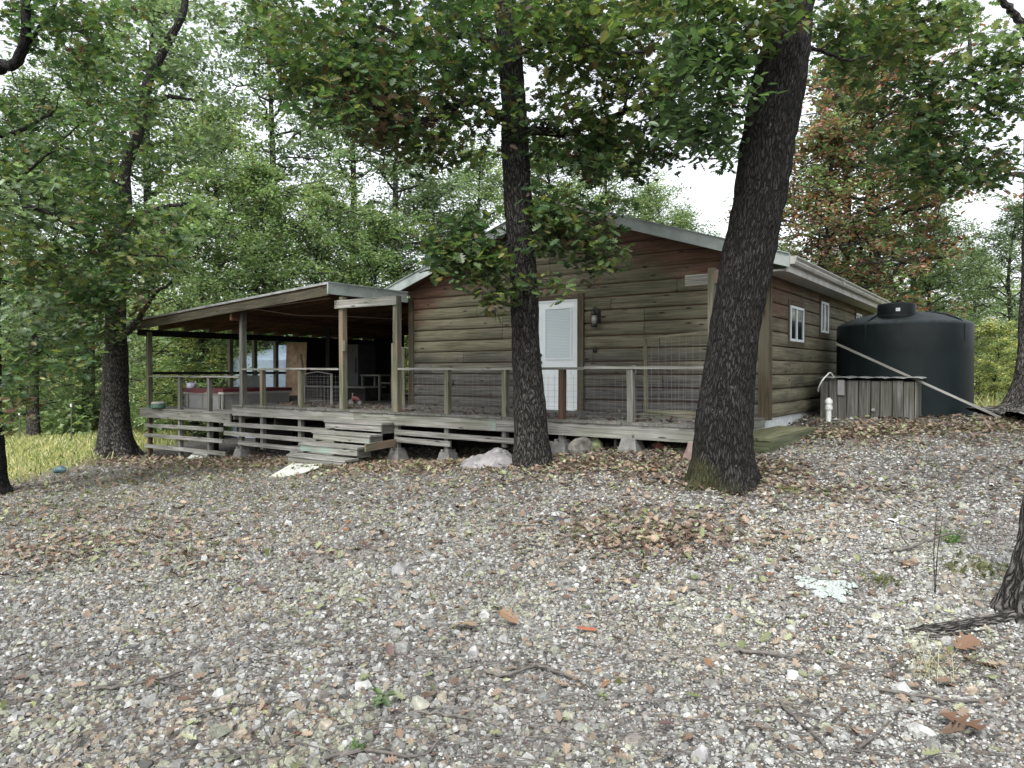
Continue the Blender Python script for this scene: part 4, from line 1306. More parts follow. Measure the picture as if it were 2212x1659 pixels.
for k in range(9):
    z = DZ + .16 + k * .125; mb.obox((xl + .04, bg - .012, z), (xr - xl - .04, 0, random.uniform(-.01, .02)), (0, .005, 0), (0, 0, .005))
mb.build('panel_wire', M['wire'], gp)
mb = HM(); mb.obox((xl - .1, bg - .06, DZ + .004), (1.5, 0, 0), (0, .14, 0), (0, 0, .04)); tag(mb.build('loose_board', M['post'], None), 'loose mossy board lying on the deck under the tall wire panel', 'board')
# corner post with a stub of beam
cp = thing('corner_post', 'tall deck corner post with a stub of beam partly behind the leaning tree', 'post', H(-.03, DB, DZ))
mb = HM(); mb.box(-.10, -.01, DB + .03, DB + .12, DZ + .003, 2.99); mb.build('post_shaft', M['post'], cp)
mb = HM(); mb.box(-.46, .06, DB + .122, DB + .16, 2.78, 2.93); mb.build('beam_stub', M['postgrey'], cp)
mb = HM(); mb.box(-.02 + .012, .09, DB + .03, DB + .07, 2.78, 2.96); mb.build('side_cleat', M['post'], cp)

# ------------------------------------------------------------------ water tank, pump box
tc = (7.56, 13.98); tz = gz(*tc) - .03; R_ = 1.17
tank = thing('water_tank', 'large black domed plastic water tank beside the cabin', 'water tank', (tc[0], tc[1], tz))
mb = MB(); Hs = 1.73
mb.lathe((tc[0], tc[1], tz), [(R_ - .03, 0), (R_, .03), (R_, .6), (R_, 1.2), (R_, Hs - .04), (R_ - .02, Hs), (R_ - .09, Hs + .04), (R_ * .72, Hs + .14), (R_ * .45, Hs + .215), (.25, Hs + .25)], 72)
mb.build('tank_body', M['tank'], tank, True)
mb = MB(); lx, ly = tc[0] - .42, tc[1] - .55
mb.lathe((lx, ly, tz + Hs + .08), [(.33, 0), (.33, .05), (.32, .055), (.32, .25), (.305, .275), (.28, .28)], 36)
mb.tube([(lx + .02, ly, tz + Hs + .362), (lx + .02, ly, tz + Hs + .385)], .14, 18)
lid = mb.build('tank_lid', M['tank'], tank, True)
mb = MB(); th_ = math.radians(250)
for t0 in (246,):
    p = Vector((lx + .322 * math.cos(math.radians(t0)), ly + .322 * math.sin(math.radians(t0)), tz + Hs + .2))
    tn = Vector((-math.sin(math.radians(t0)), math.cos(math.radians(t0)), 0)); rn = Vector((math.cos(math.radians(t0)), math.sin(math.radians(t0)), 0))
    mb.obox(p - tn * .035, tn * .07, rn * .003, (0, 0, .06))
mb.build('label_sticker', M['white'], lid)
for deg in (-62, -150, 20, 110):
    mb = MB()
    t = math.radians(deg); c_, s2 = math.cos(t), math.sin(t)
    rows = [(.40, .228), (.72, .148), (.93, .045)]
    mb.tube([(tc[0] + R_ * r * c_, tc[1] + R_ * r * s2, tz + Hs + z) for r, z in rows] + [(tc[0] + (R_ + .0) * c_, tc[1] + (R_ + .0) * s2, tz + Hs - .06), (tc[0] + R_ * c_, tc[1] + R_ * s2, tz + Hs - .35)], [.02, .025, .022, .018, .004], 8)
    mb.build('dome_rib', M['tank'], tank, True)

pa = np.array((5.64, 13.2)); pbx = np.array((6.90, 12.30))
ax_ = Vector((*(pbx - pa), 0)); wd = ax_.length; ax_.normalize(); bx_ = Vector((-ax_.y, ax_.x, 0))
pump = thing('pump_box', 'weathered plank box with a corrugated lid in front of the black tank', 'pump box', (pa[0], pa[1], .75))
P0 = Vector((pa[0], pa[1], 0))
mb = MB()
x = 0; k = 0
while x < wd - .02:
    w = min(random.choice((.17, .19, .2, .15)), wd - x)
    mb.obox(P0 + ax_ * x + bx_ * random.uniform(-.008, 0) + Vector((0, 0, .66)), ax_ * (w - .013), bx_ * .02, (0, 0, 1.44 - .66 + random.uniform(-.02, .01)))
    x += w
mb.build('front_planks', M['box'], pump)
for side_ in (wd - .022, 0.):
    mb = MB()
    for k in range(4): mb.obox(P0 + ax_ * side_ + bx_ * (.022 + k * .2) + Vector((0, 0, .66)), ax_ * .02, bx_ * .193, (0, 0, .77))
    mb.build('end_planks', M['box'], pump)
mb = MB(); V = []; F = []; UV = []; nn = 72
for j in range(nn + 1):
    t = -.06 + (wd + .14) * j / nn; z = 1.478 + .02 * abs(math.sin(j * math.pi / 12)) ** .6 + random.uniform(-.003, .003)
    for b_ in (-.07, .9):
        for dz in (0, .004): V.append(P0 + ax_ * t + bx_ * b_ + Vector((0, 0, z + dz + .02 * (b_ > 0))))
for j in range(nn):
    o_ = j * 4
    F += [(o_ + 1, o_ + 5, o_ + 7, o_ + 3), (o_, o_ + 2, o_ + 6, o_ + 4), (o_, o_ + 4, o_ + 5, o_ + 1), (o_ + 2, o_ + 3, o_ + 7, o_ + 6)]; UV += [[(0, 0)] * 4] * 4
mb.raw(V, F, UV); mb.build('corrugated_lid', M['roof'], pump, True)
mb = MB(); mb.obox(P0 + ax_ * .30 - bx_ * .05 + Vector((0, 0, 1.18)), ax_ * .11, bx_ * .045, (0, 0, .27)); mb.build('switch_box', M['pvcgrey'], pump)
mb = MB(); q = P0 + ax_ * .88 + Vector((0, 0, .93)); mb.tube([q, q - bx_ * .03], .03, 12); mb.tube([q - bx_ * .032, q - bx_ * .05], .018, 10); mb.build('pipe_stub', M['pvcgrey'], pump, True)
# white vent pipe in front of it
c = at(1790, 905, 12.75); zg = gz(c[0], c[1])
pipe = thing('vent_pipe', 'short white plastic pipe with a cap in front of the plank box', 'pipe', (c[0], c[1], zg))
mb = MB(); mb.lathe((c[0], c[1], zg - .05), [(.045, 0), (.045, .26), (.062, .265), (.062, .33), (.05, .335), (.05, .37)], 20); mb.build('pipe_body', M['pvc'], pipe, True)
mb = MB(); mb.lathe((c[0], c[1], zg + .322), [(.062, 0), (.062, .05), (.05, .075), (.035, .08), (.035, .10)], 20); mb.build('pipe_cap', M['pvc'], pipe, True)
# hose and its tap on the side wall
hp = [at(1801, 815, 12.95), at(1795, 806, 12.9), at(1785, 812, 12.75), at(1776, 822, 12.7), at(1769, 836, 12.75), at(1767, 845, 12.85)]
mb = MB(); mb.tube(smooth_path(hp, 16), .013, 8)
tag(mb.build('white_hose', M['pvc'], None, True), 'short white hose curving from the plank box toward the cabin wall', 'hose')
mb = HM(); mb.box(.04, .07, 3.55, 3.67, 1.15, 1.3); mb.tube([(.07, 3.6, 1.22), (.14, 3.6, 1.2), (.15, 3.6, 1.12)], .012, 6)
tag(mb.build('wall_tap', M['pvcgrey'], None), 'small grey outdoor tap low on the side wall of the cabin', 'tap')
# long pole leaning across the tank
p0 = at(1806, 742, 13.05); p1 = at(2166, 893, 11.9); p1[2] = gz(p1[0], p1[1]) + .03
mb = MB(); mb.bar(tuple(p0), tuple(p1), .03, .04); 
tag(mb.build('leaning_pole', M['deck'], None), 'long grey pole sloping down across the front of the black tank', 'pole')
# white tank behind the porch
c = at(606, 800, 25); zg = gz(c[0], c[1])
wt = thing('pale_tank', 'pale blue plastic water tank seen through the porch', 'water tank', (c[0], c[1], zg))
mb = MB(); r = 1.62; hs = 1.98 - zg
mb.lathe((c[0], c[1], zg), [(r, 0), (r, hs), (r - .05, hs + .05), (r * .6, hs + .28), (.3, hs + .4)], 48); mb.build('tank_body', M['whitetank'], wt, True)
mb = MB(); mb.lathe((c[0], c[1], zg + hs + .39), [(.3, 0), (.3, .12), (.2, .14)], 24); mb.build('tank_lid', M['whitetank'], wt, True)
mb = MB(); mb.tube([tuple(at(500, 770, 25)), tuple(at(510, 763, 25)), tuple(at(560, 752, 25)), tuple(at(590, 738, 25))], .035, 8)
tag(mb.build('gutter_pipe', M['black'], None, True), 'thin dark pipe running over the pale tank', 'pipe')

# ------------------------------------------------------------------ things lying on the ground
def on_ground(u, v):
    a = at(u, v, 1.) - np.array((0, 0, EYE)); y = 2.
    while y < 70:
        p = a * y + np.array((0, 0, EYE))
        if p[2] <= gz(p[0], p[1]): return np.array((p[0], p[1], gz(p[0], p[1])))
        y += .04
    return a * 40

def rock(name, label, u, v, w, h, mat, cat='rock', seed=0, dep=None, Y=None, flat=False, group=None):
    p = on_ground(u, v) if Y is None else at(u, v, Y)
    if Y is not None: p[2] = gz(p[0], p[1])
    r = np.random.default_rng(seed); n1, n2 = 14, 9
    V = []; F = []
    dirs = r.normal(size=(11, 3)); dirs /= np.linalg.norm(dirs, axis=1)[:, None]; lim = r.uniform(.55, .9, 11)
    for i in range(n2 + 1):
        for k in range(n1):
            ph = math.pi * i / n2; t = 2 * math.pi * k / n1
            d = np.array((math.sin(ph) * math.cos(t), math.sin(ph) * math.sin(t), math.cos(ph)))
            s = 1.
            for dd, l in zip(dirs, lim):
                c = d @ dd
                if c > 1e-3: s = min(s, l / c)
            V.append(p + d * s * np.array((w / 2, (dep or w * .8) / 2, h)) + (0, 0, h * .15))
    for i in range(n2):
        for k in range(n1):
            F.append((i * n1 + k, (i + 1) * n1 + k, (i + 1) * n1 + (k + 1) % n1, i * n1 + (k + 1) % n1))
    mb = MB(); mb.raw(V, F, [[(0, 0)] * 4] * len(F))
    return tag(mb.build(name, mat, None), label, cat, group)
M['pale'] = plain('pale_limestone', (.24, .24, .20), .9, scale=9, var=.4, bump=.5)
M['greyst'] = plain('grey_fieldstone', (.20, .20, .20), .9, scale=9, var=.4, bump=.5)
M['pinkst'] = plain('pinkish_stone', (.20, .15, .13), .9, scale=9, var=.3, bump=.5)
rock('boulder', 'large grey boulder at the deck edge right of the thin straight tree', 1252, 985, .46, .26, M['stonebig'], seed=3, dep=.35, Y=10.75)
rock('boulder', 'mossy boulder half under the deck beside the larger grey one', 1283, 985, .30, .20, plain('moss_boulder', (.10, .115, .06), .95, scale=9, var=.5), seed=5, Y=10.8)
rock('stone', 'pinkish stone peeping out behind the leaning tree', 1492, 975, .24, .24, M['pinkst'], seed=8, Y=9.6)
rock('stone', 'squarish pale stone lying in the coarse gravel low in the middle', 908, 1532, .11, .055, M['pale'], seed=11)
rock('stone', 'rounded light stone among leaves near the orange strip', 1027, 1418, .08, .045, M['greyst'], seed=12)
rock('stone', 'grey stone standing out of the fine gravel left of centre', 863, 1240, .13, .07, M['greyst'], seed=13)
rock('stone', 'dark blocky stone above the patch of brown leaves', 1209, 1130, .16, .07, plain('dark_stone', (.04, .04, .045), .8), seed=14)
rock('stone', 'large dark stone at the bottom edge of the gravel', 1513, 1640, .10, .05, M['greyst'], seed=15)
rock('concrete_lump', 'round grey concrete lump under the deck right of the steps', 855, 975, .30, .16, M['concrete'], 'concrete lump', seed=16, Y=13.2)
rock('brick', 'reddish brick in the dark under the deck near the leaning tree', 1429, 972, .22, .12, plain('brick_red', (.12, .045, .035), .9), 'brick', seed=18, Y=10.4)

# white sheets on the leaves by the steps
def sheet(name, label, cat, pts, mat, lift, th=.012):
    P = []
    for (u, v), l in zip(pts, lift):
        p = on_ground(u, v); P.append(Vector((p[0], p[1], p[2] + l)))
    V = P + [p - Vector((0, 0, th)) for p in P]; n = len(P)
    F = [tuple(range(n)), tuple(range(2 * n - 1, n - 1, -1))] + [(k, n + k, n + (k + 1) % n, (k + 1) % n) for k in range(n)]
    mb = MB(); mb.raw(V, F, [[(0, 0)] * len(f) for f in F]); return tag(mb.build(name, mat, None), label, cat)
sheet('white_board', 'white board tilted in the leaves under the lower deck', 'board', [(427, 985), (469, 988), (456, 991), (404, 993)], M['sheetboard'], [.17, .16, .04, .03])
sheet('torn_sheet', 'white torn sheet lying flat in front of the wooden steps', 'sheet', [(581, 1033), (604, 1023), (631, 1011), (668, 1007), (703, 1005), (686, 1018), (648, 1028), (619, 1031)], M['sheetboard'], [.02, .05, .08, .04, .07, .05, .03, .02])
# crumpled plastic sheet by the thin tree
c = on_ground(1052, 1012); nu, nv = 44, 26; V = []; F = []; UV = []
for j in range(nv + 1):
    for i2 in range(nu + 1):
        s, t = i2 / nu * 2 - 1, j / nv * 2 - 1
        x = c[0] + s * .40 + .05 * noise.noise(Vector((s * 2, t * 2, 5))); y = c[1] + .25 + t * .36 + .06 * noise.noise(Vector((s * 2, t * 2, 9)))
        e = max(0, 1 - (s * s) ** 1.5) * max(0, 1 - (t * t) ** 1.5)
        hgt = .23 * e ** .6 * (.65 + .5 * s * .6 + .3 * noise.noise(Vector((s * 1.6, t * 1.6, 0)))) + .055 * e * (1 - 2 * abs(noise.noise(Vector((s * 3.2 + t * 2, t * 4 - s, 3)))))
        V.append((x, y, gz(x, y) + .012 + max(0, hgt)))
for j in range(nv):
    for i2 in range(nu):
        a = j * (nu + 1) + i2; F.append((a, a + 1, a + nu + 2, a + nu + 1)); UV.append([(0, 0)] * 4)
mb = MB(); mb.raw(V, F, UV); tag(mb.build('plastic_sheet', M['bag'], None, True), 'crumpled grey white plastic sheet at the foot of the thin straight tree', 'plastic sheet')
# white splotch
c = on_ground(1785, 1278); V = []; F = []; parts = []
n = 300; a = RNG.random(n) * 2 * math.pi; r = RNG.random(n) ** .7 * (1 + .3 * np.sin(3 * a + 1) + .2 * np.sin(7 * a))
x = c[0] + .165 * r * np.cos(a); y = c[1] + .21 * r * np.sin(a)
cc = np.repeat(np.array([(.34, .39, .37)]), n, 0) * RNG.uniform(.8, 1.15, (n, 1))
parts = [scatter(np.stack([x, y, GZB(x, y) + .018], 1), rots(n, 2.5, 0), RNG.uniform(.018, .05, n), STONES[1], cc)]
V, L, S_, C_ = join(parts)
tag(link('plaster_splotch', np_mesh('plaster_splotch', V, L, S_, col=C_), M['stone']), 'patch of chalky white plaster crumbs on the gravel', 'plaster patch', kind='stuff')
c = on_ground(1268, 1373)
st = thing('orange_strip', 'small orange plastic strip lying on the gravel', 'plastic strip', tuple(c))
mb = MB(); mb.obox(Vector(c) + Vector((-.055, -.008, .035)), (.11, -.012, -.008), (.0, .016, 0), (0, 0, .006)); mb.obox(Vector(c) + Vector((-.055, .014, .035)), (.11, -.012, -.008), (.0, .016, 0), (0, 0, .006)); mb.build('strip_bar', M['orange'], st)
c = on_ground(128, 1022); mb = MB(); mb.tube([(c[0] - .12, c[1], c[2] + .03), (c[0] - .04, c[1], c[2] + .06), (c[0] + .05, c[1], c[2] + .07), (c[0] + .11, c[1] + .02, c[2] + .04)], [.03, .065, .075, .06], 12)
tag(mb.build('teal_bucket', M['blue'], None, True), 'teal plastic bucket lying tipped over in the grass', 'bucket')

# steel fence posts in the field with wire
fpos = []
for u, v, h, lab in ((154, 960, 1.25, 'thin dark steel fence post in the field nearest the wide trunk'), (42, 956, .95, 'thin dark steel fence post at the far left of the field')):
    c = on_ground(u, v)
    fpost = thing('fence_post', lab, 'fence post', tuple(c), 'steel posts in the field')
    k = h / 1.25
    mb = MB(); mb.obox((c[0] - .02, c[1], c[2] - .05), (.04, 0, 0), (0, .012, 0), (.01, 0, 1.3 * k * 1.05)); mb.obox((c[0] - .006, c[1] + .013, c[2] - .05), (.012, 0, 0), (0, .03, 0), (.01, 0, 1.3 * k * 1.04)); mb.build('post_shaft', M['steelpost'], fpost)
    mb = MB(); mb.obox((c[0] - .022, c[1] - .004, c[2] + 1.20 * k), (.046, 0, 0), (0, .06, 0), (0, 0, .10)); mb.build('post_cap', M['pvc'], fpost)
    fpos.append(c)

# fallen branches one can tell apart
def branch(label, pts, r, lift=.02, fork=None, group='fallen branches on the gravel'):
    P = []
    for q in pts:
        p = on_ground(q[0], q[1]); p[2] += (q[2] if len(q) > 2 else lift); P.append(p)
    o = thing('fallen_branch', label, 'branch', tuple(P[0]), group)
    w = Wood(); S = smooth_path(P, 22); S[1:-1] += RNG.normal(size=(20, 3)) * r * .35
    w.sweep(S, np.linspace(r, r * .45, 22), 7, rough=r * .3)
    w.build('main_stem', M['twig'], o)
    if fork:
        w = Wood(); Q = []
        for q in fork:
            p = on_ground(q[0], q[1] if len(q) < 4 else q[3]); p[2] += (q[2] if len(q) > 2 else lift); Q.append(p)
        w.sweep(smooth_path(Q, 10), np.linspace(r * .6, r * .3, 10), 6); w.build('side_twig', M['twig'], o)
    return o
branch('arched forked dead branch near the right hand tuft of grass', [(1923, 1197), (1957, 1195, .03), (2012, 1185, .07), (2072, 1185, .11), (2105, 1195, .02)], .013, fork=[(1968, 1192, .03), (1950, 1192, .10), (1942, 1192, .19)])
branch('curving grey stick in the lower middle of the gravel', [(1046, 1462), (1098, 1466), (1157, 1452, .03), (1213, 1466), (1265, 1495)], .011)
branch('short hooked stick below the curving grey stick', [(979, 1530), (994, 1506, .03), (1046, 1496)], .009)
branch('thin straight stick right of the squarish pale stone', [(900, 1552), (979, 1560), (1076, 1582)], .007)
branch('long bare stick pointing down to the bottom edge of the yard', [(1686, 1526), (1720, 1570), (1764, 1606), (1794, 1640)], .009)
branch('long nearly level stick at the lower right of the gravel', [(1898, 1504), (1994, 1517), (2113, 1528), (2213, 1502)], .009)
branch('thick short stick below the white plaster patch', [(1593, 1415), (1675, 1428), (1753, 1440)], .012)
branch('dark bent stick in the coarse stones at the lower left', [(204, 1500), (353, 1478), (435, 1442)], .010, fork=[(330, 1482), (420, 1490), (470, 1470)])
branch('thin stick lying among the leaves below the leaning tree', [(1700, 1300), (1790, 1262, .03), (1860, 1290), (1925, 1250, .04)], .006)
branch('weathered log lying at the base of the black tank', [(1952, 903, .03), (2010, 900, .03), (2090, 901, .02)], .05)
branch('crooked twig on the stones at the bottom right of the yard', [(1850, 1640), (1890, 1600, .02), (1925, 1570)], .008)
branch('forked stick at the bottom middle of the coarse stones', [(700, 1655), (790, 1640), (900, 1648), (960, 1610)], .010)

def sapling(label, u, v, h, n, cat='seedling', leaves=True, size=.06, pal='green', spread=.12, grp=None):
    c = on_ground(u, v)
    o = thing('seedling' if leaves else 'bare_sapling', label, cat, tuple(c), grp)
    w = Wood(); tips = []
    for k in range(n):
        d = RNG.normal(size=3) * spread; d[2] = 1
        e = c + d * h * RNG.uniform(.7, 1.)
        w.sweep(smooth_path([c, (c + e) / 2 + RNG.normal(size=3) * .03 * h, e], 8), np.linspace(.004, .0015, 8), 5); tips.append(e)
    w.build('stem', M['barkgrey'], o)
    if leaves:
        P = []
        for e in tips:
            k = 5; P.append(scatter(np.repeat(e[None], k, 0) + RNG.normal(size=(k, 3)) * .012, rots(k, 1.2, .1), np.full(k, size) * RNG.uniform(.7, 1.2, k), 'oval', colours(pal, k)))
        V, L, S_, C_ = join(P); link('leaf_cluster', np_mesh('leaf_cluster', V, L, S_, col=C_), M['leaf'], o)
    return o
BR = [((.075, .12, .05), 2), ((.11, .16, .07), 2)]
sapling('small green seedling in the coarse stones at the lower middle', 824, 1530, .06, 3, pal=BR)
sapling('tiny green seedling among the brown leaves', 1390, 1210, .07, 2, size=.05, pal=BR)
sapling('tiny green weed at the bottom of the coarse gravel', 770, 1625, .04, 2, size=.05, pal=BR)
sapling('pair of thin bare saplings standing up from the gravel at the right', 2020, 1285, .62, 2, 'sapling', False, spread=.05)
def tuft(label, u, v, n, h, w, cols, sp=.06, lean=.5):
    c = on_ground(u, v); a = RNG.random(n) * 2 * math.pi; r = RNG.random(n) * sp
    V, L, S_, C_ = blades(c[0] + r * np.cos(a), c[1] + r * np.sin(a), RNG.uniform(.4, 1, n) * h, np.full(n, w), colours(cols, n))
    return tag(link('grass_tuft', np_mesh('grass_tuft', V, L, S_, col=C_), M['leaf']), label, 'grass tuft')
tuft('green grass tuft behind the arched dead branch', 2057, 1175, 70, .16, .003, [((.08, .17, .05), 2), ((.14, .24, .08), 2)])
tuft('dry straw coloured grass tuft in the lower right of the gravel', 2015, 1470, 46, .30, .0014, [((.48, .46, .34), 3), ((.36, .35, .22), 1)], .10)
tuft('low olive moss and grass tuft by the large tree root', 2120, 1230, 160, .05, .004, [((.12, .14, .05), 2), ((.20, .21, .10), 1)], .26)
tuft('low olive tuft right of the white plaster patch', 1905, 1262, 130, .04, .004, [((.12, .14, .05), 2), ((.20, .21, .10), 1)], .12)
tuft('short green tuft at the foot of the leaning tree', 1700, 1062, 90, .06, .004, [((.16, .19, .07), 2), ((.24, .25, .12), 1)], .2)
def bigleaf(label, u, v, s, colr, rz):
    c = on_ground(u, v); c = c + (0, 0, .035)
    R = rots(1, 1.6, 0); 
    V, L, S_, C_ = scatter(c[None], R, np.array([s]), 'oak', np.array([colr]), 1.2)
    return tag(link('oak_leaf', np_mesh('oak_leaf', V, L, S_, col=C_), M['dryleaf']), label, 'leaf')
bigleaf('large orange brown oak leaf at the bottom right of the gravel', 2030, 1560, .20, (.11, .065, .043), 0)
bigleaf('second large brown oak leaf just below the orange brown one', 2035, 1600, .15, (.14, .095, .07), 0)
bigleaf('tan oak leaf below the arched dead branch', 1965, 1236, .17, (.18, .125, .085), 1)
bigleaf('pale brown oak leaf in the middle of the gravel', 1118, 1362, .15, (.17, .11, .07), 1)
bigleaf('brown oak leaf near the dry grass tuft', 2065, 1420, .17, (.14, .085, .055), 1)
bigleaf('curled tan leaf pile in the left half of the gravel', 985, 1362, .17, (.19, .145, .10), 1)

# ------------------------------------------------------------------ near trees
def outline(rows, Y, ext=None, dY=0.):
    """rows (v, left, right) of a trunk from the ground up -> path and radii in metres"""
    P = []; R = []
    for i, (v, a, b) in enumerate(rows):
        y = Y + dY * i
        P.append(at((a + b) / 2, v, y)); R.append((b - a) / 2 / 1560 * y)
    return np.array(P), np.array(R)

def trunk(w, rows, Y, flare=.6, nl=5, n=56, m=150, rough=.02, fine=.012, ph=0., dY=0., fl_h=.28, top_n=None):
    P, R = outline(rows, Y, dY=dY)
    PR = smooth_path(np.concatenate([P, R[:, None]], 1), m)
    P, R = PR[:, :3], np.maximum(PR[:, 3] * .94, .02)
    def lobes(L, th):
        f = flare * np.exp(-L / fl_h)
        return 1 + f * (.55 + .45 * np.cos(nl * th + ph) + .2 * np.cos((nl + 2) * th + 2 * ph))
    w.sweep(P, R, n, rough=rough, lobes=lobes, fine=fine)
    return P, R

def near_tree(name, label, rows, Y, mat, limbs, regions, size, tmpl, **kw):
    """limbs: (list of (u, v, Y), r0, r1); regions: (u, v, ru, rv, Y0, Y1, clusters, leaves, palette)"""
    gx_, gy_ = at((rows[0][1] + rows[0][2]) / 2, rows[0][0], Y)[:2]
    root = thing(name, label, 'tree', (gx_, gy_, gz(gx_, gy_)), kw.get('group'))
    w = Wood(); TP, TR = trunk(w, rows, Y, **{k: v for k, v in kw.items() if k in ('flare', 'nl', 'n', 'm', 'rough', 'fine', 'ph', 'dY', 'fl_h')})
    w.build('trunk', mat, root)
    anchors = [(TP[i], min(TR[i] * .4, .05)) for i in range(int(len(TP) * kw.get('anchor', .45)), len(TP), 3)]
    for pts, r0, r1 in limbs:
        w = Wood(); S = smooth_path([at(*p) for p in pts], 26); S[2:-1] += RNG.normal(size=(23, 3)) * r0 * kw.get('wob', .16)
        rr = np.linspace(r0, r1, 26); w.sweep(S, rr, 10, rough=r0 * .15)
        w.build('limb', mat, root)
        anchors += [(S[i], rr[i]) for i in range(3, 26)]
    AP = np.array([a[0] for a in anchors]); AR = np.array([a[1] for a in anchors])
    cl = []; w = Wood()
    for rg in regions:
        u, v, ru, rv, Y0, Y1, nc, nlf, pal = rg
        for k in range(nc):
            a = random.random() * 2 * math.pi; rr = math.sqrt(random.random())
            y = random.uniform(Y0, Y1)
            c = at(u + ru * rr * math.cos(a), v + rv * rr * math.sin(a), y)
            rad = random.uniform(.22, .42) * kw.get('crad', 1.)
            cl.append((c, (rad, rad, rad * .62), nlf * kw.get('dens', 1.) * random.uniform(.5, 1.4), pal))
            # a branchlet from the nearest limb, then twigs into the spray
            d = AP - c; d2 = (d ** 2).sum(1) + 1.5 * np.maximum(0, AP[:, 2] - c[2]) ** 2 * .2
            j = int(np.argmin(d2)); p0 = AP[j]
            L_ = np.linalg.norm(c - p0)
            if L_ < 3.4:
                r0 = min(AR[j] * .6, .006 + .006 * L_)
                S = limb_pts(p0, c, sag=random.uniform(.02, .12), n=6); w.sweep(S, np.linspace(r0, .003, 6), 4)
                if random.random() < .5: AP = np.vstack([AP, S[3:5]]); AR = np.append(AR, [r0 * .6] * 2)
            for t in range(3):
                e = c + RNG.normal(size=3) * rad * np.array((.7, .7, .4)); w.sweep(limb_pts(c, e, .05, 4), (.004, .003, .0025, .0015), 3)
    if w.V: w.build('twigs', mat, root)
    V, L, S_, C_ = join(crown(cl, tmpl, size, 'oak', flat=kw.get('flat', .45), droop=.55, curl=.5))
    link('crown', np_mesh('crown', V, L, S_, col=C_), M['leaf'], root)
    return root

